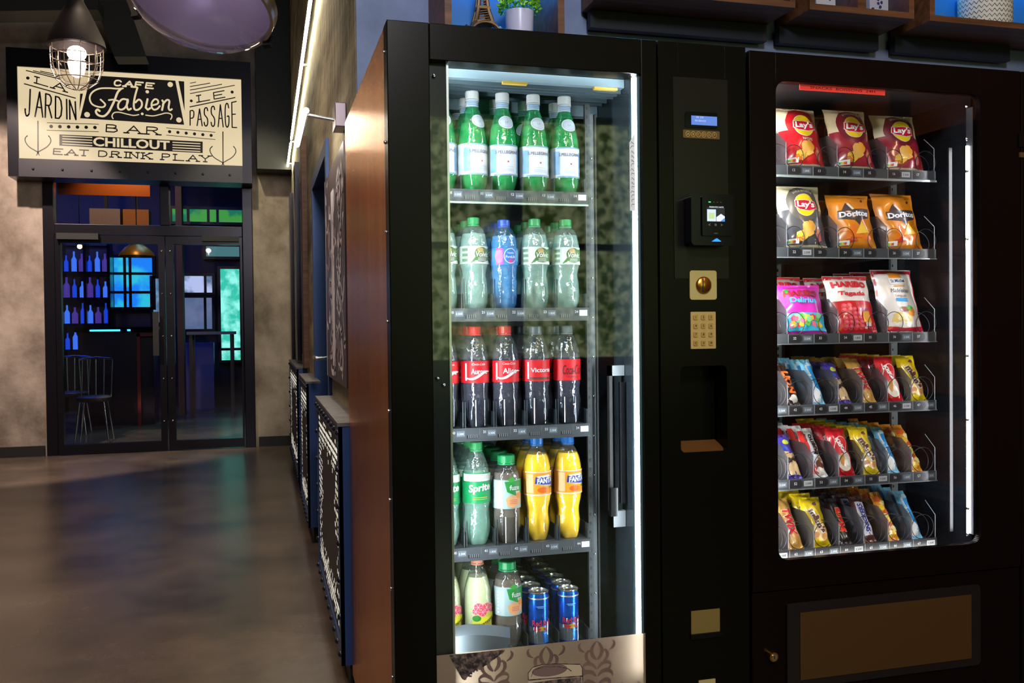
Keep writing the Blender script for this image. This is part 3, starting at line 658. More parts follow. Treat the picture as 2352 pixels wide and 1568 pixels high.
m = MB(); m.tube([(XW-.02, b0.y+.03, b0.z-.012), (b0.x+.01, b0.y+.03, b0.z+.005)], .0065, alu, 8); wb(m, 'arm', e)
m = MB(); zc = P(772, 292, 0, .30).z; m.box(XW-.042, XW, b0.y-.03, b0.y+.09, zc-.045, zc+.045, mat('satin_box', srgb(120, 108, 112), .35, .5)); wb(m, 'wall_box', e, bevel=.003)

# ------------------------------------------------------------------ hanging lamps
x, z = pr(176, 108, 4.4)
e = empty('cage_lamp', (x, 4.4, z), 'lit industrial cage lamp hanging in front of the cream sign', 'lamp')
R_ = .108
m = MB(); m.lathe([(R_*.97, -.005), (R_*1.12, .0), (R_*1.06, .03), (R_*.55, .15), (R_*.3, .20), (R_*.26, .29), (.02, .31)], mat('aged_lamp_shade', srgb(44, 36, 34), .5, .5), 32, cap=False); m.build('lamp_shade', e)
m = MB(); m.cyl((0, 0, .3), (0, 0, 4.5-z), .006, blackm, 8); m.build('cable', e)
gm = mat('cage_wire', srgb(205, 185, 170), .35, .8); m = MB()
def ringp(r, z_, n=32): return [(r*math.cos(2*PI*i/n), r*math.sin(2*PI*i/n), z_) for i in range(n)]
prof = [(R_, 0), (R_, -.05), (R_*.97, -.10), (R_*.80, -.145), (R_*.45, -.175), (.012, -.188)]
for r, q in ((R_, -.002), (R_, -.045), (R_*.985, -.088), (R_*.80, -.145), (R_*.42, -.176)): m.tube(ringp(r, q), .0022, gm, 6, closed=True)
for k in range(10):
    an = 2*PI*k/10; m.tube([(r*math.cos(an), r*math.sin(an), q) for r, q in prof], .0022, gm, 6)
m.build('cage', e)
m = MB(); m.lathe([(R_*.78, 0), (R_*.80, -.05), (R_*.74, -.10), (R_*.5, -.15), (.0, -.165)], shell('lamp_glass', (1, .97, .95), .05, 1.4, .02), 28, cap=False); m.build('glass', e)
m = MB(); m.sphere((0, 0, -.028), .040, mat('hot_bulb', (1, 1, 1), .5, emis=(1, .86, .78), es=38), 16, (1, 1, .8)); m.cyl((0, 0, -.05), (0, 0, -.095), .011, mat('hot_bulb2', (1, 1, 1), .5, emis=(1, .9, .85), es=10), 12); m.build('bulb', e)

# big tilted spotlight pendant with clear lens
Yp = 2.6
c_ = P(458, 12, 1, Yp)
e = empty('spotlight_pendant', c_, 'large tilted industrial spotlight with clear domed lens at the top edge', 'lamp')
e.rotation_euler = Vector((-.20, -.30, -.93)).to_track_quat('-Z', 'Y').to_euler()
Rl = .190
m = MB(); m.lathe([(Rl, 0), (Rl*.93, -.022), (Rl*.78, -.045), (Rl*.55, -.062), (Rl*.3, -.072), (0, -.075)], shell('lens_glass', (.93, .90, .97), .06, 1.5, .06, body=(.80, .72, .88), bw=.28, ripple=(7, .8)), 48, cap=False); m.build('lens', e)
m = MB(); m.lathe([(Rl-.002, -.004), (Rl+.006, -.004), (Rl+.008, .012), (Rl-.002, .014)], mat('rim_steel', srgb(210, 200, 190), .2, .9), 48, cap=False); m.build('lens_rim', e)
m = MB(); m.lathe([(Rl+.006, .010), (Rl+.012, .03), (Rl*.95, .06), (Rl*.9, .16), (Rl*.55, .23), (.05, .27), (0, .27)], mat('spun_brass', srgb(176, 140, 74), .25, .9), 48, cap=False); m.build('lamp_body', e)
m = MB(); m.lathe([(Rl*.98, .012), (Rl*.8, .06), (Rl*.5, .10), (Rl*.2, .12), (0, .125)], mat('reflector', srgb(206, 192, 226), .3, .75, bump=(16, .3, .004, (1, 1, 1))), 40, cap=False); m.build('reflector', e)
for an in (0, 2*PI/3, 4*PI/3):
    m = MB(); m.box((Rl+.015)*math.cos(an)-.012, (Rl+.015)*math.cos(an)+.012, (Rl+.015)*math.sin(an)-.008, (Rl+.015)*math.sin(an)+.008, -.012, .02, blackm); m.build('clamp', e)
m = MB(); m.sphere((0, 0, .06), .03, mat('bulb_fill', srgb(230, 225, 240), .2, emis=(.86, .74, .95), es=9), 12); m.build('bulb', e)  # lamp is off; bulb glow added to brighten reflector and lens
e2m = MB(); e2m.cyl((0, 0, 0), (0, 0, 4.5-c_.z-.2), .008, blackm, 8); o = e2m.build('cable', e)
bpy.context.view_layer.update(); mw = e.matrix_world.copy(); mw.invert(); tip = mw @ Vector((c_.x+.05, c_.y+.06, 4.5)); o.data.clear_geometry()
q = MB(); q.cyl((0, 0, .262), tuple(tip), .008, blackm, 8); bpy.data.objects.remove(o); q.build('cable', e)
# ------------------------------------------------------------------ wall shelves above the machines
def niche(x0, x1, z0, z1, yf, lab, dividers=(), t=.022, glowc=None, back=True):
    e = empty('wall_shelf', ((x0+x1)/2, YM-.02, z0), lab, 'shelf', 'box shelves over the machines')
    m = MB(); yb = YM-.022
    m.box(x0, x1, yf, yb, z0, z0+t, wood); m.box(x0, x0+t, yf, yb, z0+t, z1, wood); m.box(x1-t, x1, yf, yb, z0+t, z1, wood); m.box(x0, x1, yf, yb, z1, z1+t, wood)
    for d_ in dividers: m.box(d_-t*.8, d_+t*.8, yf, yb, z0+t, z1, wood)
    wb(m, 'shelf_box', e)
    m = MB(); m.box(x0+t, x1-t, yb-.006, yb, z0+t, z1, mat('blue_back_panel', srgb(40, 120, 190), .5)); wb(m, 'back_panel', e)
    m = MB(); m.box(x0+t+.01, x1-t-.01, yb-.03, yb-.018, z1-.014, z1-.002, mat('cyan_led', (0, 0, 0), .5, emis=(.03, .38, 1), es=60)); wb(m, 'light_strip', e)
    return e
YN = 2.80
nx0 = P(1022, 60, 1, YN).x; nx1 = P(1297, 68, 1, YN).x; nz = 2.108
niche(nx0, nx1, nz, nz+.32, YN, 'wooden box shelf holding the plant and the small tower, glowing blue')
sx = [P(1826.7, 18.5, 1, 2.86), P(1860, 24, 1, 2.86), P(2100, 41.5, 1, 2.86), P(2136, 46, 1, 2.86)]
zs = sum(p.z for p in sx)/4
niche(P(1388, 10, 1, 2.86).x, sx[0].x, zs, zs+.3, 2.86, 'long walnut box shelf over the payment panel', (P(1790, 5, 1, 2.86).x-.0,))
niche(sx[1].x, sx[2].x, zs, zs+.3, 2.86, 'two-cell walnut box shelf over the snack machine window', (P(1980, 20, 1, 2.86).x,))
niche(sx[3].x, sx[3].x+.75, zs-.0, zs+.3, 2.86, 'walnut box shelf with the zigzag basket at the right edge')
for xa, xb in ((P(1388, 10, 1, 2.86).x+.02, P(1757, 98, 1, 3.06).x), (P(1785, 100, 1, 3.06).x, P(2012, 115, 1, 3.06).x), (P(2050, 120, 1, 3.06).x, 2.95)):
    m = MB(); m.box(xa, xb, 3.045, 3.078, P(1757, 98, 1, 3.06).z, zs-.001, mat('navy_rail', srgb(22, 26, 40), .6)); o = m.build('mounting_rail')
    k_ = {0: 'dark mounting rail under the long shelf left of the row', 1: 'dark mounting rail under the two-cell shelf', 2: 'dark mounting rail under the basket shelf'}[[1 if xa > 1.7 else 0, 2 if xa > 2.2 else 0][0] + (1 if xa > 2.2 else 0)]
    tag(o, k_, 'rail', 'mounting rails under the box shelves')
# books/cards standing in the shelf cells
for i, (px, Xw, cc, lab) in enumerate(((1762, .05, (235, 225, 200), 'cream card standing in the long shelf'), (1873, .07, (225, 225, 235), 'pale patterned tin in the left cell of the middle shelf'), (1995, .07, (215, 215, 235), 'pale patterned tin in the right cell of the middle shelf'))):
    p = P(px, 10, 1, 2.93); m = MB(); m.box(p.x-.01, p.x+Xw, 2.91, 2.98, zs+.022, zs+.17, col(*cc))
    a = Art(m, flat(p.x-.01, 2.91, zs+.022)); rr = random.Random(i)
    for k in range(10): blob(a, rr.uniform(.01, Xw), rr.uniform(.01, .13), .006, .006, col(60, 60, 120), 2, k)
    tag(m.build('patterned_tin' if i else 'greeting_card'), lab, 'tin' if i else 'card')
# eiffel-like lattice tower souvenir
p = P(1108, 50, 1, 2.9); zf = nz+.022
e = empty('tower_figurine', (p.x, 2.9, zf), 'small bronze lattice tower souvenir left of the potted plant', 'figurine')
br = mat('old_bronze', srgb(120, 92, 60), .4, .6); m = MB()
def hw(z): return .008+.052*math.exp(-z/.055)*1.0
lv = [0, .03, .05, .055, .09, .10, .105, .15, .20, .26]
for sx_ in (-1, 1):
    for sy_ in (-1, 1): m.tube([(sx_*hw(z), sy_*hw(z), z) for z in lv], [.009-.022*z for z in lv], br, 6)
for z in (.052, .102, .2): h = hw(z)+.006; m.box(-h, h, -h, h, z-.004, z+.004, br)
zz = [.056+.008*k for k in range(24)]
for a_, b_ in zip(zz[:-1], zz[1:]):
    for q in (-1, 1):
        m.tube([(-hw(a_), q*hw(a_), a_), (hw(b_), q*hw(b_), b_)], .0016, br, 4); m.tube([(q*hw(a_), -hw(a_), a_), (q*hw(b_), hw(b_), b_)], .0016, br, 4)
for q in (-1, 1):
    m.tube([(.052*math.cos(t), q*.054, .045*math.sin(t)) for t in [PI*k/10 for k in range(11)]], .004, br, 6)
    m.tube([(q*.054, .052*math.cos(t), .045*math.sin(t)) for t in [PI*k/10 for k in range(11)]], .004, br, 6)
m.build('lattice', e)
m = MB(); m.box(-.072, .072, -.072, .072, 0, .008, br); m.build('base', e)
# potted plant
p = P(1193, 45, 1, 2.9)
e = empty('potted_plant', (p.x, 2.9, zf), 'bushy green plant in a pale lilac pot on the blue-lit shelf', 'plant')
m = MB(); m.lathe([(.040, 0), (.043, .01), (.0475, .098), (.0475, .102), (.043, .102), (.042, .09)], mat('lilac_pot', srgb(205, 205, 235), .3), 40, cap=False); m.build('pot', e)
m = MB(); rr = random.Random(2); gm1, gm2 = mat('leaf_green', srgb(90, 185, 30), .5), mat('leaf_light', srgb(180, 240, 70), .5)
for k in range(900):
    th = rr.uniform(0, 2*PI); q = rr.random()**.5; ph = rr.uniform(0, PI*.62); rad = .072*(.55+.45*q)
    c = Vector((rad*math.sin(ph)*math.cos(th), rad*math.sin(ph)*math.sin(th), .125+rad*.8*math.cos(ph)))
    dd = Vector((rr.uniform(-1, 1), rr.uniform(-1, 1), rr.uniform(-.3, 1))).normalized()*.010; s_ = dd.cross(Vector((rr.uniform(-1, 1), rr.uniform(-1, 1), rr.uniform(-1, 1)))).normalized()*.0035
    m.add([c-dd*.5, c+s_, c+dd, c-s_], [(0, 1, 2, 3)], gm1 if rr.random() < .6 else gm2)
m.build('foliage', e)
# zigzag basket
p = P(2253, 30, 1, 3.0)
e = empty('zigzag_basket', (p.x, 2.98, zs+.022), 'round cream basket with a black zigzag pattern, right end shelf', 'basket')
m = MB(); R_ = .098; m.lathe([(R_*.95, 0), (R_, .01), (R_, .15), (R_*.97, .15), (R_*.93, .02)], mat('woven_cream', srgb(225, 220, 205), .7, bump=(80, .3, .002, (1, 1, 1))), 40, cap=False)
a = Art(m, lambda u, v, h: ((R_+h)*math.sin(u/R_), -(R_+h)*math.cos(u/R_), v))
for r_ in range(7):
    pts = [(-.30+.009*k, .016+.019*r_+(.006 if k % 2 else -.006)) for k in range(67)]
    a.stroke(pts, .0032, col(50, 60, 80), 2)
m.build('basket_wall', e)
m = MB(); m.lathe([(0, .015), (R_*.93, .015)], mat('woven_cream'), 24, cap=False); m.build('base', e)

# ------------------------------------------------------------------ machine front helpers
Z = 1.2
def frame(mb, x0, x1, z0, z1, ix0, ix1, iz0, iz1, ya, yb, mt, r=0):
    mb.box(x0, ix0, ya, yb, z0, z1, mt); mb.box(ix1, x1, ya, yb, z0, z1, mt); mb.box(ix0, ix1, ya, yb, iz1, z1, mt); mb.box(ix0, ix1, ya, yb, z0, iz0, mt)
    if r:
        for cx, cz, sx_, sz in ((ix0, iz0, 1, 1), (ix1, iz0, -1, 1), (ix0, iz1, 1, -1), (ix1, iz1, -1, -1)):
            pts = [(cx, cz)]+[(cx+sx_*r*(1-math.sin(t)), cz+sz*r*(1-math.cos(t))) for t in [PI/2*k/8 for k in range(9)]]
            mb.prism(pts, 1, ya, yb, mt)
def rrect(x0, x1, z0, z1, r, n=6):
    o = []
    for cx, cz, a0 in ((x1-r, z1-r, 0), (x0+r, z1-r, PI/2), (x0+r, z0+r, PI), (x1-r, z0+r, 1.5*PI)):
        for k in range(n+1): a_ = a0+PI/2*k/n; o.append((cx+r*math.cos(a_), cz+r*math.sin(a_)))
    return o
YG = 2.0
# ================================================================== DRINKS MACHINE
DXL, DXS, DXR, DZT = .2746, .916, 1.149, Z+.673
GX0, GX1, GZ0, GZ1 = .3685, .874, Z-.93, Z+.5915
dm = empty('drinks_vending_machine', ((DXL+DXR)/2, 2.5, 0), 'tall black drinks vending machine with lit glass door and copper coloured side', 'vending machine')
YD = YG+.055
m = MB(); m.box(DXL, DXL+.012, YD, 3.02, .06, DZT-.004, copper); wb(m, 'side_panel', dm)
m = MB(); m.box(DXL+.012, DXR, YD, 3.02, DZT-.03, DZT-.004, blackm); m.box(DXR-.012, DXR, YD, 3.02, .06, DZT-.03, blackm); m.box(DXL+.012, DXR-.012, 3.0, 3.02, .06, DZT-.03, blackm); m.box(DXL+.012, DXR-.012, YD, 3.0, .06, .1, blackm)
wb(m, 'cabinet', dm)
m = MB()
for X in (DXL+.05, DXR-.05):
    for Y in (2.1, 2.9): m.cyl((X, Y, 0), (X, Y, .06), .02, blackm)
wb(m, 'foot', dm)
m = MB(); frame(m, DXL, DXS-.002, .06, DZT, GX0, GX1, GZ0, GZ1, YG, YD, black)
dd = wb(m, 'glass_door', dm, bevel=.002)
many('screw', screw_mesh, [(DXL-.001, YG+.04, DZT-.06-.2*k) for k in range(9)]+[(GX0+.012, YG+.014, GZ1-.03), (GX0+.012, YG+.014, Z-.115), (GX0+.026, YG+.014, Z-.13)], dd)
m = MB(); m.quad((GX0, YG+.008, GZ0), (GX1, YG+.008, GZ0), (GX1, YG+.008, GZ1), (GX0, YG+.008, GZ1), pane); m.build('glass', parent=dd)
m = MB(); m.box(GX0, GX0+.0405, YG+.02, YG+.05, GZ0, GZ1, mat('jamb_dark', srgb(26, 30, 30), .2)); m.build('door_jamb', parent=dd)
m = MB(); m.box(GX0+.0405, GX0+.0455, YG+.015, YG+.045, GZ0, GZ1-.004, alu); m.build('jamb_trim', parent=dd)
m = MB(); m.box(GX0+.0457, GX0+.048, YG+.03, YG+.045, GZ0+.1, GZ1-.01, mat('led_soft', (1, 1, 1), .5, emis=(.86, .96, 1), es=84)); m.build('light_strip', parent=dd)
m = MB(); m.box(GX1-.0115, GX1-.0075, YG+.024, YG+.031, GZ0+.1, GZ1-.002, mat('led_soft')); m.build('light_strip', parent=dd)
m = MB(); m.box(GX1-.0070, GX1-.0005, YG+.010, YG+.05, GZ0, GZ1, mat('blueish_alu', srgb(84, 108, 118), .35, .3)); m.build('jamb_trim', parent=dd)
m = MB(); frost = mat('frosted_print', srgb(235, 238, 240), .6); m.quad((GX1-.028, YG+.0075, Z+.27), (GX1-.0145, YG+.0075, Z+.27), (GX1-.0145, YG+.0075, Z+.455), (GX1-.028, YG+.0075, Z+.43), frost)
a = Art(m, flat(GX1-.028, YG+.0072, Z+.27)); rr = random.Random(5)
for k in range(15): v = .01+.0105*k; a.stroke([(.002+rr.random()*.004, v), (.005, v+.006), (.011, v+rr.uniform(-.002, .008))], .0009, ink, 1)
m.build('sticker', parent=dd)
# inside
lin = MB(); IX0, IX1 = DXL+.03, .862
lin.box(IX0, IX1+.02, 2.98, 2.99, .12, DZT-.05, darkliner); lin.box(IX0-.01, IX0, YD, 2.98, .12, DZT-.05, darkliner)
lin.box(IX0, IX1+.02, YD, 2.98, .12, .14, darkliner)
lin.box(IX1+.005, IX1+.02, YD, 2.98, .12, DZT-.05, mat('inner_wall', srgb(50, 60, 66), .22, .2))
lin.box(IX0, IX1+.02, 2.30, 2.98, DZT-.06, DZT-.05, darkliner)
liner = wb(lin, 'inner_liner', dm)
m = MB(); cg = mat('cool_ceiling_panel', srgb(120, 140, 150), .45); zc = GZ1-.012
m.box(IX0, IX1+.004, 2.085, 2.30, zc, zc+.02, cg)
for Y in (2.105, 2.13, 2.155, 2.20, 2.235): m.box(IX0, IX1+.004, Y, Y+.007, zc-.009, zc, mat('groove', srgb(70, 84, 92), .4))
m.box(IX0, IX1+.004, 2.27, 2.30, zc-.03, zc, cg)
for X in (.56, .79): m.box(X, X+.06, 2.088, 2.10, zc-.006, zc, mat('yellow_clip', srgb(220, 180, 80), .4))
wb(m, 'ceiling_panel', dm)
m = MB(); m.box(.38, .85, 2.060, 2.070, GZ1+.022, GZ1+.028, mat('fill_top_led', (1, 1, 1), .5, emis=(.86, .96, 1), es=13)); wb(m, 'light_strip', dm)  # added strip, out of sight behind the header, for more top light
# right-hand hardware: perforated uprights, lift column, handle
m = MB(); up_m = mat('perforated_upright', srgb(30, 36, 40), .5)
m.box(.787, .8, 2.15, 2.16, GZ0+.05, GZ1-.04, up_m)
for k in range(62): m.box(.7905, .7945, 2.1490, 2.1500, GZ0+.09+.0226*k, GZ0+.098+.0226*k, blackm)
wb(m, 'perforated_upright', dm)
m = MB(); m.box(.803, .818, 2.17, 2.20, GZ0+.05, GZ1-.06, mat('lift_rail', srgb(48, 56, 60), .4, .2)); m.box(.818, .8225, 2.165, 2.2, GZ0+.05, GZ1-.06, blackm)
for k in range(12): m.sphere((.8105, 2.169, GZ0+.25+.1*k), .003, chrome, 8)
wb(m, 'lift_rail', dm)
m = MB()
m.box(.826, .834, 2.10, 2.115, Z-.50, Z-.10, blackm); m.box(.826, .866, 2.10, 2.115, Z-.125, Z-.10, plasticg); m.box(.826, .866, 2.10, 2.115, Z-.50, Z-.46, plasticg)
m.box(.822, .84, 2.085, 2.10, Z-.47, Z-.40, blackgloss); m.box(.850, .862, 2.09, 2.1, Z-.44, Z-.14, blackgloss)
wb(m, 'lift_handle', dm)
# damask film on the lower glass
film = MB(); fx0, fx1, fz0, fz1 = GX0, GX1, GZ0, Z-.7355
fm = mat('film_beige', srgb(166, 146, 118), .5, trl=.4, noise=(6, 3, srgb(160, 136, 120), (1, 1, 1), .35, .7)); fm2 = mat('film_mauve', srgb(122, 98, 96), .5, trl=.4, noise=(8, 3, srgb(160, 132, 112), (1, 1, 1), .3, .7)); fi = mat('film_ink', srgb(40, 34, 36), .5, noise=(90, 6, srgb(150, 128, 118), (1, 3, 1), .42, .75))
film.quad((fx0, YG+.003, fz0), (fx1, YG+.003, fz0), (fx1, YG+.003, fz1), (fx0, YG+.003, fz1), fm)
a = Art(film, flat(0, YG+.003, 0), .00025)
def damask(cx, cz, s, mt):
    L_ = 1.0
    for sg_ in (-1, 1):
        for (pts, ww) in (([(0, -.105), (.018, -.088), (.046, -.078), (.062, -.090), (.058, -.108), (.044, -.106)], [.004, .014, .020, .018, .010, .003]),
                          ([(.004, -.060), (.022, -.040), (.052, -.034), (.074, -.048), (.078, -.066)], [.005, .018, .022, .014, .002]),
                          ([(.050, -.034), (.066, -.020), (.070, -.002)], [.010, .012, .002]),
                          ([(.002, -.026), (.020, -.004), (.048, .006), (.068, -.006), (.066, -.018)], [.005, .016, .018, .010, .002]),
                          ([(.030, .006), (.050, .026), (.052, .050), (.040, .064), (.030, .056)], [.006, .016, .016, .010, .002]),
                          ([(.003, .020), (.020, .040), (.026, .066), (.016, .090), (0, .108)], [.008, .018, .018, .012, .002]),
                          ([(.060, .060), (.082, .074), (.088, .094), (.078, .106)], [.003, .014, .012, .002])):
            q_ = smooth([(x, z_) for x, z_ in pts], 4); w2 = []
            for t in range(len(q_)): f_ = t/(len(q_)-1)*(len(ww)-1); k_ = min(int(f_), len(ww)-2); w2.append((ww[k_]*(1-f_+k_)+ww[k_+1]*(f_-k_))*s)
            a.stroke([(cx+sg_*x*s, min(cz+z_*s, fz1-.001)) for x, z_ in q_], w2, mt, L_); L_ += .12
for r_ in range(4):
    for c_k in range(5):
        cx = .375+.125*c_k+(.0625 if r_ % 2 else 0); cz = fz1-.060-.105*r_
        if cx < .345 or cx > GX1-.045 or cx < GX0+.045: continue
        damask(cx, cz, .50, fm2)
def F2(x_, y_): q = P(880+x_/3.7935, 1300+y_/3.7935, 1, YG+.003); return (q.x, q.z)
a.poly([F2(*p) for p in ((575, 775), (700, 760), (1045, 725), (1030, 760), (900, 860), (780, 920), (715, 985), (690, 985), (640, 900))], fi, 3, c=F2(720, 850))
for k in range(16): rr = random.Random(k); t = k/16; x_, y_ = 700+350*t, 985-240*t; a.stroke([F2(x_, y_), F2(x_+rr.uniform(0, 30), y_+rr.uniform(-34, 4))], .004, fi, 4)
a.poly([F2(*p) for p in ((1265, 1100), (1262, 930), (1300, 880), (1450, 850), (1715, 852), (1735, 880), (1735, 1100))], mat('film_sketch', srgb(190, 172, 142), .5), 3)
a.ell(*F2(1450, 905), .043, .014, mat('film_shadow', srgb(118, 96, 90), .5), 4)
a.stroke([F2(*p) for p in ((1265, 990), (1262, 930), (1300, 880), (1380, 855), (1500, 848), (1715, 852), (1735, 885), (1738, 1100))], .0022, fi, 5)
a.stroke([F2(*p) for p in ((1290, 960), (1310, 900), (1400, 875), (1520, 872), (1610, 890), (1640, 912))], .0018, fi, 5)
a.stroke([F2(*p) for p in ((1265, 990), (1450, 975), (1735, 955))], .003, fi, 5)
a.poly([F2(*p) for p in ((1285, 1015), (1500, 985), (1725, 965), (1730, 1050), (1735, 1200), (1290, 1200))], fi, 4)
wb(film, 'damask_film', dm)
# trays
TZ = [Z+.327, Z+.044, Z-.242, Z-.528, Z-.79]
TY = 2.12; TX0, TX1 = .40, .7815
XC = [.427, .503, .579, .658, .739]
num = col(236, 238, 240); tagm = mat('price_film', srgb(88, 98, 108), .3); stripm = mat('tray_strip', srgb(62, 66, 70), .3)
prices = ['3.50\u20ac', '3.50\u20ac', '3.50\u20ac', '3.50\u20ac', '1.80\u20ac', '2.50\u20ac']
tray_clear = shell('clear_plastic', (.80, .84, .86), .06, 1.5, .06)
for r in range(5):
    z = TZ[r]; m = MB()
    m.box(TX0, TX1, TY+.004, 2.66, z-.008, z-.002, mat('tray_steel', srgb(120, 126, 130), .3, .7))
    for k in range(6): X = [.40, .465, .541, .6185, .6985, .778][k]; m.box(X-.0012, X+.0012, TY+.01, 2.66, z-.002, z+.035, mat('divider', srgb(44, 50, 54), .3))
    tr = wb(m, 'tray', dm)
    if r < 4:
        m = MB(); m.box(TX0, TX1, TY-.001, TY+.004, z-.030, z, stripm); m.box(TX0, TX1, TY-.004, TY+.004, z-.034, z-.030, mat('tray_lip', srgb(190, 205, 208), .25, .6)) if r == 0 else m.box(TX0, TX1, TY-.002, TY+.004, z-.032, z-.030, stripm)
        a = Art(m, flat(0, TY-.001, z-.030), .0003)
        for k in range(5):
            xc = XC[k]; a.rect(xc-.034, .005, xc-.006, .013, blackm, 1, 1, 1)
            for q in range(5): a.rect(xc-.030+.005*q, .006, xc-.0275+.005*q, .014, plasticg, 2, 1, 1)
            a.rect(xc-.002, .013, xc-.0012, .028, plasticg, 1, 1, 1)
            a.text('%d%d' % (r+1, k), xc+.010, .020, .0062, num, 2, .01)
            a.rect(xc+.0175, .010, xc+.038, .024, tagm if k < 4 else white, 1, 1, 1)
            if k < 4: a.text(prices[(k+r) % 6], xc+.0275, .0168, .0055, num, 2, .008)
        m.build('price_strip', parent=tr)
    if r in (1, 2, 3):
        m = MB(); h = .062 if r != 1 else .07
        for k in range(1, 5):
            X = [.40, .465, .541, .6185, .6985][k]
            m.tube([(X-.003, TY+.006, z), (X-.003, TY+.006, z+h)], .0014, mat('divider'), 6); m.tube([(X+.003, TY+.006, z), (X+.003, TY+.006, z+h)], .0014, mat('divider'), 6)
        m.build('bottle_guide', parent=tr)
    if r == 2 or r == 3 or r == 4:
        m = MB()
        for k in range(5):
            if r == 3 and k != 2: continue
            if r == 4 and k < 2: continue
            xc = XC[k]; w_ = .033
            m.grid(lambda u, v: (xc-w_+2*w_*u, TY-.002+.03*(2*u-1)**2, z+.004+.062*v), 8, 1, tray_clear)
        m.build('clear_retainer', parent=tr)
# grey scoop of the lift in front of the bottom tray
def sc_fn(u, v):
    q0, q1 = P(1040, 1500, 1, 2.055), P(1176, 1478, 1, 2.07); x = q0.x+(q1.x-q0.x)*u
    top = .038-.03*max(0, u-.25)**1.5*1.4
    return (x, 2.055+.03*u*u, q0.z-.05+(top+.05)*v)
m = MB(); m.grid(sc_fn, 16, 6, mat('scoop_plastic', srgb(78, 85, 90), .3)); m.grid(lambda u, v: (sc_fn(u, 1)[0]+.01*v, sc_fn(u, 1)[1]+.04*v, sc_fn(u, 1)[2]+.012*v), 16, 2, mat('scoop_plastic'))
q = P(1170, 1482, 1, 2.075); m.cyl((q.x, 2.068, q.z), (q.x, 2.05, q.z), .006, chrome)
wb(m, 'lift_scoop', dm)

# payment column
m = MB()
rx0, rx1 = P(1563, 900, 1, YG).x, P(1670, 900, 1, YG).x; rz0, rz1 = P(1617, 1037, 1, YG).z, P(1617, 840, 1, YG).z
frame(m, DXS+.002, DXR, .06, DZT, rx0, rx1, rz0, rz1, YG, YD, black, r=.012)
m.box(rx0, rx1, YG+.065, YG+.07, rz0, rz1, black); m.box(rx0, rx1, YD, YG+.07, rz0-.01, rz0, blackm)
m.prism([(YG+.004, rz0), (YG+.066, rz0), (YG+.066, rz0+.02)], 0, rx0, rx1, mat('chute_brown', srgb(120, 78, 36), .3, .3))
pc = wb(m, 'payment_column', dm, bevel=.0015)
def PG(x_, y_): q = P(x_, y_, 1, YG); return q.x, q.z
def panel(mb, x0, y0, x1, y1, dy, mt, r=.003):
    (a0, b1), (a1, b0) = PG(x0, y0), PG(x1, y1); mb.prism(rrect(a0, a1, b0, b1, r), 1, YG-dy, YG+.001, mt); return a0, a1, b0, b1
m = MB(); panel(m, 1545, 176, 1673, 640, .002, mat('inset_panel', (.005, .004, .003), .3, spec=.3)); ip = m.build('selection_panel', parent=pc)
m = MB(); a0, a1, b0, b1 = panel(m, 1572, 256, 1646, 296, .004, blackgloss); ls = m.build('display_bezel', parent=pc)
m = MB(); (a0, b1), (a1, b0) = PG(1586, 266), PG(1645, 290); m.box(a0, a1, YG-.0045, YG-.004, b0, b1, mat('lcd_blue', (0, 0, 0), .4, emis=srgb(100, 140, 225), es=1.0))
a = Art(m, flat(a0, YG-.0046, b0), .0002); lt = mat('lcd_text', (0, 0, 0), .4, emis=srgb(205, 215, 255), es=1.0)
a.text('CB  2.50', .022, .0185, .004, lt, 1, .01); a.text('EN SERVICE', .024, .010, .004, lt, 1, .01)
m.build('display', parent=ls)
m = MB(); a0, a1, b0, b1 = panel(m, 1567, 298, 1651, 321, .004, mat('button_plate', srgb(110, 84, 48), .35, .5)); a = Art(m, flat(a0, YG-.004, b0), .0004)
bc = mat('button_brass', srgb(215, 176, 112), .3, .6); W_, H_ = a1-a0, b1-b0
for k in range(6):
    cu, cv = W_*(k+.9)/6.9, H_/2; a.ell(cu, cv, .0058, .0068, bc, 1); a.ell(cu, cv, .0046, .0055, col(90, 62, 30), 2)
    a.text('ABCDEF'[k], cu, cv, .006, bc, 3, .02)
m.build('coin_buttons', parent=pc)
# card reader
(a0, b1), (a1, b0) = PG(1580, 452), PG(1664, 562)
m = MB(); m.prism(rrect(a0-.012, a1, b0-.004, b1, .008), 1, YG-.045, YG+.001, blackgloss); cr = m.build('card_reader', parent=pc, bevel=.002)
m = MB(); m.prism(rrect(a0+.012, a1-.004, b0+.016, b1-.003, .004), 1, YG-.050, YG-.045, blackgloss)
a = Art(m, flat(a0, YG-.0502, b0), .0003)
def ME(n_, c, s_=1.2): return mat(n_, (0, 0, 0), .3, emis=c, es=s_)
a.rect(.024, .050, .070, .083, ME('screen_dark', srgb(40, 42, 52), .8), 1, 1, 1)
a.rect(.024, .050, .047, .078, ME('screen_pale', srgb(205, 225, 235)), 2, 1, 1); a.rect(.028, .056, .043, .070, ME('screen_green', srgb(190, 215, 150)), 3, 1, 1)
a.poly([(.048, .050), (.070, .050), (.070, .062), (.060, .068), (.048, .060)], ME('screen_white', srgb(225, 228, 240)), 3); a.poly([(.058, .050), (.070, .050), (.070, .059)], ME('screen_blue', srgb(70, 140, 225)), 4)
a.text('PRESENTEZ CARTE', .048, .0835, .0032, ME('screen_white', srgb(225, 228, 240)), 5, .01)
a.rect(.028, .094, .034, .0965, ME('led_green', srgb(60, 230, 130), 1.6), 1, 1, 1)
for k in range(3): a.rect(.040+.009*k, .0945, .044+.009*k, .096, col(90, 95, 100), 1, 1, 1)
for k, t in enumerate('<o>'): a.text(t, .030+.016*k, .042, .005, col(180, 190, 200), 1)
a.text('NAVI', .047, .022, .0028, col(150, 150, 150), 1)
m.build('reader_face', parent=cr)
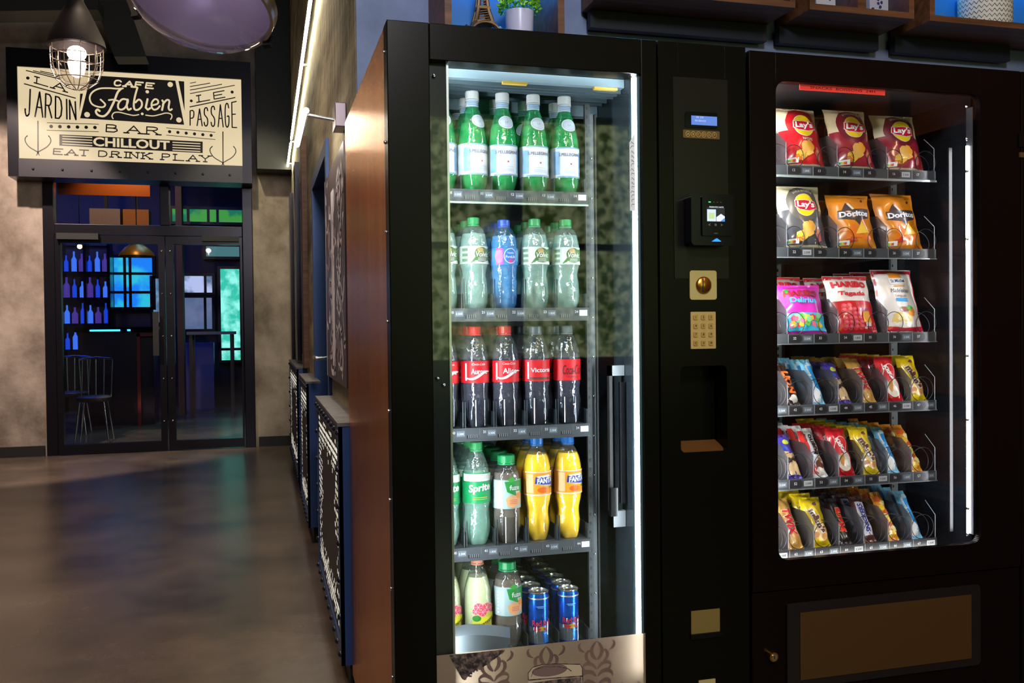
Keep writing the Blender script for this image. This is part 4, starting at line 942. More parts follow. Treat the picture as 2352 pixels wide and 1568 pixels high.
m = MB(); m.prism([((a0+a1)/2-.010, b0+.003), ((a0+a1)/2+.012, b0+.003), ((a0+a1)/2+.001, b0+.010)], 1, YG-.052, YG-.045, ME('blue_arrow_led', srgb(40, 130, 255), 2.0)); m.build('indicator_light', parent=cr)
# coin slot
m = MB(); a0, a1, b0, b1 = panel(m, 1583, 621, 1645, 688, .003, goldplate, .006); cx, cz = (a0+a1)/2, (b0+b1)/2
cs = m.build('coin_slot', parent=pc)
m = MB(); m.lathe([(.0205, 0), (.0205, .003), (.017, .006), (0, .0075)], brass, 28, cap=False)
for v_ in range(len(m.v)): x_, y_, z_ = m.v[v_]; m.v[v_] = (cx+x_, YG-.003-z_, cz+y_)
m.box(cx-.0055, cx-.0035, YG-.0108, YG-.009, cz-.016, cz+.016, ink)
m.build('coin_dial', parent=cs)
# keypad
m = MB(); a0, a1, b0, b1 = panel(m, 1585, 716, 1643, 800, .003, mat('keypad_plate', srgb(206, 172, 112), .4, .5), .002); kp = m.build('keypad', parent=pc)
W_, H_ = a1-a0, b1-b0
for k, t in enumerate('123456789C0*'):
    r_, c_k = divmod(k, 3); cu, cv = a0+W_*(c_k+.62)/3.3, b1-H_*(r_+.62)/4.3
    m = MB(); m.prism(rrect(cu-.0055, cu+.0055, cv-.0062, cv+.0062, .002), 1, YG-.0055, YG-.003, mat('key_metal', srgb(196, 158, 96), .3, .6)); Art(m, flat(cu, YG-.0056, cv), .0003).text(t, 0, 0, .006, ink, 1, .01); m.build('key', parent=kp)
m = MB(); panel(m, 1587, 1403, 1653, 1455, .0015, mat('amber_plate', srgb(118, 98, 46), .6), .001); m.build('label_plate', parent=pc)
m = MB(); (a0, b1), (a1, b0) = PG(1585, 1456), PG(1658, 1459); m.box(a0, a1, YG-.006, YG, b0, b1, blackgloss); m.build('plate_ledge', parent=pc)
m = MB(); (a0, b1), (a1, b0) = PG(1604, 1562), PG(1642, 1566); m.box(a0, a1, YG-.003, YG, b0-.03, b1, goldplate); m.build('coin_return', parent=pc)
# folded sheet on top of the machine
m = MB(); q = P(897, 40, 1, 2.03); m.box(DXL+.008, DXL+.105, 2.02, 2.3, DZT, DZT+.006, mat('blue_sheet', srgb(40, 80, 100), .25, .4)); tag(m.build('thin_tray'), 'thin dark tray lying on top of the drinks machine at its left corner', 'tray')

# ================================================================== SNACK MACHINE
SX0, SX1, SXR, SZT = 1.160, 1.972, 2.30, Z+.667
WX0, WX1, WZ0, WZ1 = 1.232, 1.840, Z-.590, Z+.5975
sm = empty('snack_vending_machine', ((SX0+SXR)/2, 2.5, 0), 'black snack vending machine with rounded window and amber delivery flap', 'vending machine')
m = MB(); m.box(SX0, SX0+.012, YD, 3.02, .06, SZT-.003, blackm); m.box(SX0+.012, SXR, YD, 3.02, SZT-.03, SZT-.003, blackm); m.box(SXR-.012, SXR, YD, 3.02, .06, SZT-.03, blackm); m.box(SX0+.012, SXR-.012, 3.0, 3.02, .06, SZT-.03, blackm); m.box(SX0+.012, SXR-.012, YD, 3.0, .06, .1, blackm)
wb(m, 'cabinet', sm)
m = MB()
for X in (SX0+.05, SXR-.05):
    for Y in (2.1, 2.9): m.cyl((X, Y, 0), (X, Y, .06), .02, blackm)
wb(m, 'foot', sm)
blackr = mat('black_enamel_warm', (.0042, .0020, .0016), .26, spec=.13)
zl_ = PG(1738, 1360)[1]
m = MB(); frame(m, SX0, SX1-.002, zl_, SZT, WX0, WX1, WZ0, WZ1, YG, YG+.018, blackr, r=.026); frame(m, SX0, SX1-.002, zl_, SZT, WX0-.03, WX1+.03, WZ0-.045, WZ1+.035, YG+.018, YD, blackr); sd = wb(m, 'glass_door', sm, bevel=.0015)
m = MB(); m.quad((WX0, YG+.006, WZ0), (WX1, YG+.006, WZ0), (WX1, YG+.006, WZ1), (WX0, YG+.006, WZ1), pane); m.build('glass', parent=sd)
many('screw', screw_mesh, [(WX1-.028, YG+.016, z_) for z_ in (WZ1-.03, WZ1-.115, WZ1-.2, WZ1-.38, WZ1-.69, WZ1-.86, WZ0+.09, WZ0+.02)], sd)
m = MB(); m.box(WX1-.018, WX1-.0145, YG+.027, YG+.031, WZ0+.02, WZ1-.13, mat('led_snack', (1, 1, 1), .5, emis=(.97, .96, 1), es=60)); m.build('light_strip', parent=sd)
m = MB(); lk_ = mat('fill_left_run', (1, 1, 1), .5, emis=(1, .97, .94), es=230); m.box(WX0-.022, WX0-.014, YG+.057, YG+.061, WZ0+.01, WZ1-.02, lk_); m.build('light_strip', parent=sd)  # unseen strip behind the left frame, added to brighten the snacks
m = MB(); m.box(WX0+.02, WX1-.03, YG+.057, YG+.062, WZ1+.022, WZ1+.030, mat('fill_top_run', (1, 1, 1), .5, emis=(1, .97, .94), es=110)); m.build('light_strip', parent=sd)  # unseen strip above the window, added as top fill
m = MB(); m.box(WX0+.02, WX1-.03, YG+.057, YG+.062, WZ0-.040, WZ0-.034, mat('fill_low_run', (1, 1, 1), .5, emis=(1, .97, .94), es=24)); m.build('light_strip', parent=sd)  # unseen strip below the window, added to lift the bottom row
m = MB(); m.box(WX1-.046, WX1-.036, YG+.06, YG+.064, WZ0+.02, WZ1-.13, mat('diffuser_bar', srgb(22, 24, 30), .4)); m.box(WX1-.0135, WX1-.0115, YG+.012, YG+.034, WZ0+.02, WZ1-.03, mat('edge_clear', srgb(50, 54, 60), .3)); m.build('light_rail', parent=sd)
a0, z_ = PG(1843, 190); a1, z2 = PG(2040, 200); m = MB(); m.box(a0, a1, YG+.012, YG+.014, WZ1-.015, WZ1-.001, mat('red_label_glow', srgb(225, 60, 55), .4, emis=srgb(230, 60, 50), es=.25))  # sticker is no lamp; faint emission added to brighten its red
Art(m, flat(0, YG+.0118, WZ1-.0075), .0002).text('SNACKS  BOISSONS  24H', (a0+a1)/2, 0, .006, col(120, 20, 20), 1, .01, w=.19); m.build('sticker', parent=sd)
m = MB(); fx = [PG(1808, 1386), PG(2236, 1340)]
m.box(SX0, SX1-.002, YG+.004, YD, .06, zl_-.004, blackr)
a0, z1_ = PG(1836, 1406); a1, z0_ = PG(2229, 1510)
for q in (rrect(a0-.035, a1+.03, z0_-.02, z1_+.024, .012),): m.prism(q, 1, YG-.002, YG+.005, mat('flap_frame', (.009, .007, .007), .25))
bp_ = wb(m, 'lower_panel', sm, bevel=.001)
m = MB(); m.box(a0, a1, YG-.004, YG-.002, z0_, z1_, mat('amber_flap', srgb(68, 43, 14), .45)); m.build('delivery_flap', parent=bp_)
lk = PG(1772, 1505); m = MB(); m.cyl((lk[0], YG+.004, lk[1]), (lk[0], YG-.012, lk[1]), .0115, brass, 24); m.cyl((lk[0], YG-.012, lk[1]), (lk[0], YG-.014, lk[1]), .007, chrome, 16); m.box(lk[0]-.001, lk[0]+.001, YG-.0148, YG-.014, lk[1]-.004, lk[1]+.004, ink); m.build('lock', parent=bp_)
m = MB(); m.box(SX1+.002, SXR, YG, YD, .06, SZT, blackr); pc2 = wb(m, 'payment_column', sm, bevel=.0015)
m = MB(); (q0, q1), (q2, q3) = PG(2338, 305), PG(2352, 330); m.box(q0, q0+.08, YG-.004, YG, q3-.01, q1, blackgloss); (q0, q1), (q2, q3) = PG(2340, 350), PG(2352, 362); m.box(q0, q0+.07, YG-.004, YG, q3, q1, mat('button_plate')); m.build('display', parent=pc2)
m = MB(); snl = mat('snack_liner', srgb(36, 36, 40), .35)
m.box(SX0+.03, WX1+.06, 2.97, 2.99, .12, SZT-.05, snl); m.box(SX0+.02, SX0+.03, YD, 2.98, .12, SZT-.05, snl); m.box(WX1+.02, WX1+.035, YD, 2.98, .12, SZT-.05, mat('snack_side', srgb(30, 32, 38), .16, .2)); m.box(SX0+.03, WX1+.03, YD, 2.98, SZT-.06, SZT-.05, snl); m.box(SX0+.03, WX1+.03, YD, 2.98, .12, .14, snl)
wb(m, 'inner_liner', sm)
for X, Y in ((1.305, 2.62), (1.60, 2.62)):
    m = MB(); m.box(X, X+.03, Y, Y+.01, WZ0, WZ1-.03, mat('upright_grey', srgb(150, 160, 160), .4, .4))
    for k in range(50): m.box(X+.011, X+.019, Y-.001, Y, WZ0+.02+.023*k, WZ0+.03+.023*k, blackm)
    wb(m, 'perforated_upright', sm)
m = MB()
m.box(WX1-.004, WX1+.018, 2.35, 2.36, WZ0, WZ1-.05, mat('upright_grey'))
for k in range(50): m.box(WX1-.0005, WX1+.003, 2.349, 2.35, WZ0+.02+.023*k, WZ0+.027+.023*k, blackm)
wb(m, 'perforated_upright', sm)
SZ = [Z+.411, Z+.198, Z-.028, Z-.215, Z-.409, Z-.594]
SY = 2.10; SR = 1.785; PW = .0765
slotx = lambda k: SR-PW*(8-k)           # left edge of slot k (k = 2..7 in full view, 1 partly)
wire = mat('spiral_wire', srgb(62, 62, 66), .4, .7)
smoke = shell('smoked_divider', (.42, .43, .46), .2, 1.3, .0, body=(.10, .10, .11), bw=.68)
clearstrip = shell('clear_strip', (.85, .88, .9), .08, 1.5, .08)
tabm = mat('number_tab', srgb(34, 34, 38), .3)
def helix(cx, cz, r, y0, pitch, turns, sgn=1):
    pts = []
    for k in range(int(turns*22)+1):
        t = k/22; a_ = -PI/2+sgn*2*PI*t; pts.append((cx+r*math.cos(a_), y0+(.12 if t < 1 else 0)*pitch*t+(0 if t < 1 else pitch*(.12+(t-1))), cz+r*math.sin(a_)))
    return pts
for r in range(6):
    z = SZ[r]; m = MB(); xl = slotx(1)-.02
    m.box(xl, SR, SY+.004, 2.55, z-.012, z-.009, mat('tray_steel')); tr = wb(m, 'tray', sm)
    m = MB(); m.box(xl, SR, SY, SY+.003, z-.026, z, stripm if r not in (5,) else tabm); m.box(xl, SR, SY-.004, SY+.003, z-.031 if r == 0 else z-.028, z-.026, mat('tray_lip') if r < 2 else plasticg)
    a = Art(m, flat(0, SY, z-.026), .0003)
    for k in range(1, 8):
        X = slotx(k); a.poly([(X+.002, .003), (X+.034, .003), (X+.040, .008), (X+.040, .018), (X+.034, .023), (X+.002, .023)], tabm, 1)
        a.rect(X-.0006, .001, X+.0006, .025, col(190, 195, 200), 2, 1, 1)
        a.text('%d%d' % (r+1, k), X+.019, .014, .0068, num, 2, .01)
        if not (r < 3 and k % 2): a.rect(X+.044, .006, X+.070, .020, (tagm if (k+r) % 3 else col(200, 204, 208)), 1, 1, 1); a.text(prices[(k*2+r) % 6], X+.057, .013, .0062, num if (k+r) % 3 else ink, 2, .01)
    m.build('price_strip', parent=tr)
    two = r < 3
    for k in range(1, 8):
        if two and k % 2: continue
        X = slotx(k); m = MB(); h = .092 if r < 3 else .088
        m.add([(X, SY+.006, z-.008), (X, 2.5, z-.008), (X, 2.5, z+h), (X, SY+.045, z+h), (X, SY+.006, z+h*.66)], [(0, 1, 2, 3, 4)], smoke)
        m.box(X-.0005, X+.0005, SY+.004, SY+.006, z-.008, z+h*.66, col(150, 155, 160, .3)); m.build('divider', parent=tr)
    m = MB(); m.add([(SR, SY+.006, z-.008), (SR, 2.5, z-.008), (SR, 2.5, z+.095), (SR, SY+.045, z+.095), (SR, SY+.006, z+.062)], [(0, 1, 2, 3, 4)], shell('end_plate_clear', (.9, .91, .93), .05, 1.12, .0))
    m.tube([(SR, SY+.006, z-.008), (SR, SY+.006, z+.062), (SR, SY+.045, z+.095)], .0009, col(190, 195, 200, .3), 6); m.build('end_plate', parent=tr)
    for k in range(1, 8):
        X = slotx(k)
        if two:
            cx = X+PW*(.38 if k % 2 == 0 else .72); rr_ = .030; pit = .085; tn = 4.6
        else: cx = X+PW*.53; rr_ = .034; pit = .062; tn = 6
        m = MB(); m.tube(helix(cx, z-.006+rr_+.002, rr_, SY+.008, pit, tn, 1 if (k % 2 or not two) else -1), .0010, wire, 6); m.build('spiral', parent=tr)
# ================================================================== BOTTLES AND CANS
pet = shell('clear_bottle_skin', (.97, .99, .98), .07, 1.5, .06, ripple=(60, .8), body=(.8, .88, .9), bw=.06)
petg = shell('green_bottle_skin', (.50, .93, .66), .07, 1.5, .06, ripple=(55, .6), body=(.06, .62, .26), bw=.30)
petb = shell('blue_bottle_skin', (.62, .84, .99), .07, 1.5, .08, ripple=(70, 1), body=(.25, .6, .95), bw=.15)
pets = shell('pale_green_skin', (.90, .98, .94), .07, 1.5, .07, ripple=(60, 1), body=(.7, .95, .88), bw=.14)
def liquid(name, c, tr, rough=.04, em=None):
    return mat(name, srgb(*c), rough, trans=tr, ior=1.33)
lq_green = shell('green_bottle_fill', (.25, .85, .50), .1, 1.33, 0, body=(.05, .64, .26), bw=.78)
lq_water = shell('water_fill', (.80, .93, .90), .08, 1.33, 0, body=(.70, .92, .88), bw=.52)
lq_blue = shell('water_in_blue', (.55, .82, .98), .08, 1.33, 0, body=(.30, .66, .98), bw=.72)
lq_cola = liquid('cola_fill', (40, 36, 54), .0)
lq_lime = shell('clear_soda_fill', (.70, .92, .82), .08, 1.33, 0, body=(.50, .84, .72), bw=.55)
lq_tea = shell('tea_fill', (.62, .52, .46), .08, 1.33, 0, body=(.46, .36, .28), bw=.5)
lq_orange = mat('orange_soda_fill', srgb(255, 206, 0), .25)
lq_pink = mat('cloudy_citrus_fill', srgb(196, 206, 158), .3)
def cap_mesh(r, h, z, c, ring=True):
    m = MB(); mt = col(*c, .35)
    m.lathe([(r*.98, 0), (r, h*.08), (r, h*.86), (r*.93, h*.97), (r*.8, h), (0, h)], mt, 36, (0, 0, z), mod=lambda th, zz_: 1+.018*(math.sin(th*18) > 0), smooth=False)
    if ring: m.lathe([(r*.96, -.004), (r*1.03, -.004), (r*1.03, -.001), (r*.96, -.001)], mt, 24, (0, 0, z), cap=False)
    return m
def bottle(name, prof, skin, fill, level, capd, art, lab_r, mod=None, shrink=.0012, label_z=None):
    e = empty(name)
    m = MB(); m.lathe(prof, skin, 36, mod=mod, cap=False); m.build('bottle_body', e)
    lp = [(max(r-shrink, 0), z+ (.0008 if i == 0 else 0)) for i, (r, z) in enumerate(prof) if z < level]
    for i in range(len(prof)-1):
        if prof[i][1] < level <= prof[i+1][1]:
            t = (level-prof[i][1])/(prof[i+1][1]-prof[i][1]); lp.append((prof[i][0]+(prof[i+1][0]-prof[i][0])*t-shrink, level))
    lp.append((0, level)); m = MB(); m.lathe(lp, fill, 32, mod=mod); m.build('drink', e)
    cap_mesh(*capd).build('cap', e)
    m = MB(); art(m, lab_r); m.build('label', e)
    return e
def wrap(R, z0=0): return lambda u, v, h: ((R+h)*math.sin(u/R), -(R+h)*math.cos(u/R), z0+v)
def band(m, R, z0, z1, mt, half=PI): m.grid(lambda a_, b_: ((R)*math.sin(half*(2*a_-1)), -(R)*math.cos(half*(2*a_-1)), z0+(z1-z0)*b_), 40, 2, mt)
petal = lambda n=5, d=.12, zt_=.03: (lambda th, z: 1-d*max(0, 1-z/zt_)*(.5+.5*math.cos(n*th)))
B = {}
# green mineral water
def art(m, R):
    band(m, R, .038, .110, col(214, 230, 240)); a = Art(m, wrap(R))
    a.rect(-.035, .0385, .035, .041, col(120, 170, 215), 1, 16, 1); a.rect(-.035, .107, .035, .1095, col(120, 170, 215), 1, 16, 1)
    a.rect(-.026, .043, .024, .106, col(240, 243, 246), 1, 14, 2); a.rect(-.045, .045, -.028, .1, col(130, 180, 222), 1, 5, 2); a.rect(.026, .045, .045, .1, col(130, 180, 222), 1, 5, 2)
    a.text('S.PELLEGRINO', 0, .092, .0072, col(50, 70, 120), 3, .01, w=.060)
    a.poly([(.0035*(1 if k % 2 == 0 else .42)*math.sin(PI*k/5), .070+.0035*(1 if k % 2 == 0 else .42)*math.cos(PI*k/5)) for k in range(10)], col(225, 40, 50), 3, c=(0, .070), sub=1); a.text('Acqua Minerale', 0, .058, .003, col(130, 180, 220), 3, 0, w=.03)
    for k in range(3): a.rect(-.016, .048+.0025*k, .016, .0488+.0025*k, col(150, 195, 228), 2, 6, 1)
    # shoulder badge and neck band follow the glass
    def sh_(u, v, h):
        z = .163+v; r = .0318-(z-.145)*.30+h+.0012; return (r*math.sin(u/r), -r*math.cos(u/r), z)
    b_ = Art(m, sh_); b_.ell(0, 0, .0195, .0155, col(232, 236, 240), 2); b_.ell(0, 0, .0168, .013, col(176, 205, 232), 3); b_.ell(0, .0, .0150, .0112, col(206, 220, 236), 4)
    b_.text('S.P', 0, 0, .005, col(120, 150, 190), 5, .01)
    band(m, .0152, .199, .214, col(205, 222, 236)); n_ = Art(m, wrap(.0153)); 
    for k in range(3): n_.rect(-.02, .2025+.004*k, .02, .2040+.004*k, col(110, 165, 215), 1, 10, 1)
prof = [(.0, .004), (.012, .001), (.024, 0), (.029, .004), (.0335, .016), (.035, .03), (.0352, .04), (.0352, .108), (.0345, .118), (.0315, .142), (.026, .166), (.0195, .187), (.0150, .198), (.0145, .215), (.0145, .222)]
B['green'] = bottle('green_water_bottle', prof, petg, lq_green, .160, (.0162, .0205, .2165, (236, 240, 238)), art, .0356, petal(5, .20, .034))
# clear water, green cap
def art_v(m, R):
    band(m, R, .105, .146, col(226, 236, 228)); a = Art(m, wrap(R))
    a.rect(-.045, .106, -.020, .145, col(205, 222, 210), 1, 8, 2)
    for k in range(3): a.rect(-.040, .110+.012*k, -.024, .117+.012*k, col(110, 150, 120), 2, 5, 1)
    a.poly([(-.018, .107), (.0, .128), (.012, .142), (.028, .14), (.045, .146), (.045, .106)], col(70, 130, 72), 2)
    a.poly([(-.016, .106), (-.004, .111), (.010, .108), (.03, .113), (.045, .109), (.045, .105), (-.016, .105)], col(236, 242, 238), 3)
    a.ell(.010, .129, .018, .015, col(86, 120, 66), 3); a.ell(.006, .137, .008, .006, col(200, 170, 110), 4)
    a.text('Volvic', .012, .127, .0125, col(242, 246, 240), 5, .02, .2, w=.034)
    for k in range(3): a.rect(.0, .112+.0028*k, .022, .113+.0028*k, col(235, 240, 232), 5, 4, 1)
rib = lambda th, z: petal(6, .10, .025)(th, z)*(1-.035*math.sin(3*th+z*90)**2*(.030 < z < .098 or .15 < z < .185))
prof = [(.0, .004), (.014, .001), (.027, 0), (.031, .006), (.0335, .018), (.0325, .024), (.0335, .030), (.0335, .048), (.0315, .066), (.029, .080), (.0315, .094), (.0335, .103), (.0335, .148), (.0325, .160), (.029, .175), (.022, .188), (.0145, .195), (.0128, .198), (.0125, .206)]
B['volvic'] = bottle('clear_water_bottle', prof, pets, lq_water, .176, (.0143, .0165, .1985, (60, 175, 105)), art_v, .0340, rib)
# blue water
def art_n(m, R):
    band(m, R, .103, .143, col(70, 150, 225)); a = Art(m, wrap(R))
    a.rect(-.030, .104, -.012, .142, col(225, 90, 190), 1, 6, 2); a.ell(-.022, .123, .010, .016, col(240, 130, 210), 2)
    a.ell(.006, .124, .0165, .018, col(235, 243, 250), 3); a.ell(.006, .124, .0148, .0162, col(50, 130, 220), 4); a.text('Nestle', .006, .131, .0048, white, 5, .01, w=.016); a.text('PureLife', .006, .122, .0062, white, 5, .02, w=.024); a.ell(.006, .1125, .006, .004, col(230, 60, 150), 5)
    a.rect(.024, .112, .036, .138, col(120, 200, 240), 2, 4, 2)
rib2 = lambda th, z: petal(6, .10, .02)(th, z)*(1-.045*math.sin(z*420)**2*(z < .095)*(z > .012))
prof2 = [(.0, .004), (.013, .001), (.0255, 0), (.0295, .006)]+[(.0312+.0008*(k % 2), .012+.006*k) for k in range(13)]+[(.0325, .098), (.0325, .146), (.0318, .158), (.0285, .172), (.0215, .186), (.0140, .193), (.0128, .196), (.0125, .202)]
B['blue'] = bottle('blue_tinted_water_bottle', prof2, petb, lq_blue, .172, (.0145, .015, .196, (45, 95, 215)), art_n, .0330, rib2)
# cola, four prints
def art_c(txt, tc=(245, 245, 245), wave=True, small=True, dark=False):
    def f(m, R):
        band(m, R, .104, .155, col(226, 26, 38)); a = Art(m, wrap(R))
        if dark:
            a.text('Coca-Cola', .004, .130, .022, ink, 3, .0, .25, w=.052); a.rect(-.012, .112, .022, .1132, col(120, 20, 25), 2, 5, 1)
        else:
            a.rect(-.0315, .110, -.027, .150, col(244, 240, 240), 2, 2, 2)
            if small: a.text('Coca-Cola', .002, .148, .0052, white, 3, 0, .25, w=.032)
            a.text(txt, .004, .131, .0125 if len(txt) < 7 else .0105, col(*tc), 4, .015, w=.006*len(txt)+.004)
            if wave: a.stroke([(-.032+.006*k, .1175-.005*math.sin(k*.55)+.0008*k*k*.12) for k in range(12)], [.002+.004*math.sin(PI*k/11) for k in range(12)], white, 3)
            else: a.rect(-.026, .1085, .03, .114, col(90, 60, 50), 2, 8, 1)
    return f
profc = [(.0, .005), (.012, .001), (.0235, 0), (.028, .006), (.031, .018), (.0325, .032), (.0322, .05), (.0305, .072), (.0305, .085), (.0325, .098), (.0330, .104), (.0330, .156), (.0318, .166), (.0275, .186), (.0205, .204), (.0145, .214), (.0130, .219), (.0125, .228)]
modc = lambda th, z: petal(5, .24, .042)(th, z)
B['cola_a'] = bottle('cola_bottle', profc, pet, lq_cola, .176, (.0152, .018, .2185, (222, 40, 45)), art_c('Aurore'), .0334, modc)
B['cola_b'] = bottle('cola_bottle', profc, pet, lq_cola, .176, (.0152, .018, .2185, (222, 40, 45)), art_c('Alice'), .0334, modc)
B['zero_a'] = bottle('cola_bottle', profc, pet, lq_cola, .170, (.0145, .017, .2185, (96, 108, 112)), art_c('Victoria', wave=False, small=False), .0334, modc)
B['zero_b'] = bottle('cola_bottle', profc, pet, lq_cola, .170, (.0145, .017, .2185, (96, 108, 112)), art_c('', dark=True), .0334, modc)
# lemon-lime soda
def art_s(m, R):
    band(m, R, .100, .170, col(22, 160, 92)); a = Art(m, wrap(R)); a.rect(-.045, .151, .045, .168, col(236, 240, 238), 1, 18, 1)
    a.rect(-.014, .156, .02, .1645, col(210, 225, 215), 2, 5, 1)
    a.text('Sprite', .000, .134, .023, white, 4, .035, .15, w=.056, rot=.10)
    a.rect(-.018, .1125, .018, .1140, col(235, 200, 60), 3, 5, 1); a.rect(-.018, .1085, .018, .1098, col(160, 220, 90), 3, 5, 1)
dim = lambda th, z: petal(5, .2, .035)(th, z)*(1-.03*(math.sin(th*9+z*260) > .6)*(z < .095)*(z > .03))
B['sprite'] = bottle('lemon_soda_bottle', profc[:-3]+[(.0135, .219), (.013, .224), (.0125, .230)], pets, lq_lime, .176, (.0152, .018, .2225, (70, 190, 110)), art_s, .0334, dim)
# iced tea (short, wide cap)
def art_f(m, R):
    a = Art(m, wrap(R)); band(m, R, .082, .150, col(176, 205, 205)); a.rect(-.04, .083, -.018, .148, col(196, 214, 214), 1, 8, 2)
    for k in range(7): a.rect(-.037, .088+.008*k, -.032, .0925+.008*k, white, 2, 1, 1)
    a.poly([(-.012, .146), (.040, .149), (.044, .118), (.016, .112), (-.006, .122)], col(40, 150, 66), 2)
    a.poly([(-.006, .150), (.006, .158), (.016, .150), (.005, .144)], col(60, 170, 60), 3)
    a.text('fuze', .013, .132, .0115, white, 4, .02, w=.027); a.text('tea', .022, .121, .007, white, 4, .02)
    a.poly([(-.010, .106), (.004, .114), (.022, .112), (.034, .118), (.030, .092), (.008, .084), (-.006, .090)], col(244, 176, 120), 3); a.ell(.024, .113, .008, .008, col(245, 150, 50), 4)
    for k in range(3): a.rect(.0, .094+.004*k, .02, .0955+.004*k, col(225, 110, 90), 4, 4, 1)
proff = [(.0, .004), (.014, .001), (.025, 0), (.0295, .008), (.0325, .022), (.0335, .036), (.0330, .07), (.0325, .078), (.0335, .085), (.0335, .150), (.0315, .162), (.0260, .174), (.0200, .181), (.0185, .184), (.0185, .194)]
B['tea'] = bottle('iced_tea_bottle', proff, pet, lq_tea, .166, (.0205, .019, .1875, (32, 168, 96)), art_f, .0340, petal(6, .1, .03))
# orange soda
def art_o(m, R):
    band(m, R, .108, .166, col(250, 172, 40)); a = Art(m, wrap(R))
    a.rect(-.045, .1085, .045, .112, col(252, 225, 190), 1, 18, 1); a.rect(-.045, .1625, .045, .1655, col(252, 225, 190), 1, 18, 1)
    a.rect(-.040, .115, -.020, .160, col(252, 205, 140), 1, 6, 2)
    a.poly([(-.014, .136), (.032, .130), (.036, .142), (.022, .158), (-.010, .155)], col(250, 250, 250), 2)
    a.poly([(-.016, .137), (.032, .132), (.036, .152), (-.014, .153)], col(56, 66, 172), 3)
    a.text('FANTA', .010, .1445, .0125, white, 6, .05, .1, w=.042, rot=.05)
    a.ell(.004, .122, .014, .007, col(240, 110, 20), 2); a.ell(.022, .121, .010, .006, col(255, 150, 30), 3); a.poly([(.020, .126), (.030, .133), (.034, .126)], col(60, 150, 50), 4)
profo = [(.0, .005), (.012, .001), (.0240, 0), (.0275, .006), (.0300, .020), (.0290, .040), (.0265, .062), (.0270, .075), (.0315, .092), (.0335, .105), (.0335, .167), (.0325, .178), (.0285, .196), (.0205, .213), (.0150, .221), (.0135, .226), (.0125, .234)]
twist = lambda th, z: petal(5, .22, .035)(th, z)*(1+.035*math.sin(5*th+z*45)*(z < .09)*min(1, (.1-min(z, .1))*40))
B['fanta'] = bottle('orange_soda_bottle', profo, pet, lq_orange, .205, (.0152, .0175, .2285, (40, 130, 225)), art_o, .0340, twist)
# pink citrus
def art_p(m, R):
    a = Art(m, wrap(R, .024))
    a.poly([(-.022, .026), (.036, .026), (.036, .080), (-.018, .066), (-.022, .05)], col(240, 228, 60), 1)
    for cu, cv, r_ in ((-.008, .086, .012), (.012, .084, .013), (.026, .080, .011), (.002, .074, .012), (-.014, .076, .009)):
        a.ell(cu, cv, r_, r_*.95, col(250, 190, 180), 2+int(cu*100) % 3); a.ell(cu, cv, r_*.82, r_*.78, col(238, 78, 108), 5)
        for k in range(6): an = k*PI/3; a.stroke([(cu, cv), (cu+r_*.78*math.cos(an), cv+r_*.75*math.sin(an))], .0009, col(252, 205, 200), 6)
    a.poly([(-.024, .030), (.036, .056), (.036, .070), (-.024, .046)], col(236, 232, 40), 7)
    a.text('Schweppes', .008, .049, .0105, col(24, 24, 30), 8, .01, .2, w=.052, rot=.42); a.ell(-.012, .060, .010, .007, col(60, 150, 60), 6)
profp = [(.0, .005), (.012, .001), (.0245, 0), (.029, .006), (.032, .018), (.0325, .03), (.0325, .135), (.0315, .146), (.0270, .165), (.0195, .188), (.0140, .203), (.0130, .206), (.0125, .214)]
B['pink'] = bottle('citrus_soda_bottle', profp, pet, lq_pink, .176, (.0150, .0175, .2075, (250, 160, 130)), art_p, .0329, petal(5, .2, .03))
# slim cans
def can(name, kind):
    e = empty(name); R = .0262
    side = mat('can_'+kind, srgb(24, 92, 200) if kind == 'blue' else srgb(30, 34, 46), .25, .75)
    sil = mat('can_silver', srgb(190, 196, 204), .25, .85)
    m = MB(); m.lathe([(.019, .002), (.021, 0), (.0235, .003), (R, .010), (R, .121), (.0252, .127), (.0242, .130)], side, 40, cap=False); m.build('can_body', e)
    m = MB(); m.lathe([(.0242, .130), (.0256, .131), (.0258, .134), (.0246, .1350), (.0236, .1335), (.0232, .1290), (.0, .1285)], mat('can_lid', srgb(206, 208, 206), .22, .9), 40, cap=False)
    m.box(-.006, .006, -.011, .006, .1290, .1305, mat('can_lid')); m.build('lid', e)
    m = MB(); a = Art(m, wrap(R+.0002), .00025)
    a.rect(-.080, .118, .080, .1212, mat('can_gold', srgb(214, 206, 176), .3, .8), 1, 36, 1)
    if kind == 'blue':
        a.poly([(-.035, .010), (-.035, .050), (-.002, .050), (.006, .010)], sil, 1); a.poly([(.006, .010), (-.002, .056), (.034, .056), (.034, .010)], mat('can_light_blue', srgb(60, 140, 230), .25, .7), 1)
        for s_ in (-1,): a.rect(-.012, .100, .012, .1012, col(150, 200, 240), 2, 5, 1); a.rect(-.009, .097, .009, .0980, col(150, 200, 240), 2, 5, 1)
        a.text('Red Bull', .002, .060, .0145, col(232, 40, 90), 3, .03, w=.050); a.ell(.002, .046, .009, .006, col(246, 190, 40), 2); 
        for s_ in (-1, 1): a.poly([(.002+s_*.002, .046), (.002+s_*.020, .052), (.002+s_*.020, .043), (.002+s_*.010, .040)], col(232, 40, 70), 3)
        a.rect(.006, .034, .024, .0352, white, 3, 4, 1)
    else: a.text('ENERGY', 0, .07, .010, col(120, 160, 90), 2, .02)
    m.build('label', e); return e
B['can'] = can('energy_drink_can', 'blue'); B['dark_can'] = can('dark_drink_can', 'dark')
cn = ['far left', 'second', 'third', 'fourth', 'right-hand']
rown = ['top', 'second', 'middle', 'fourth', 'bottom']
used = set()
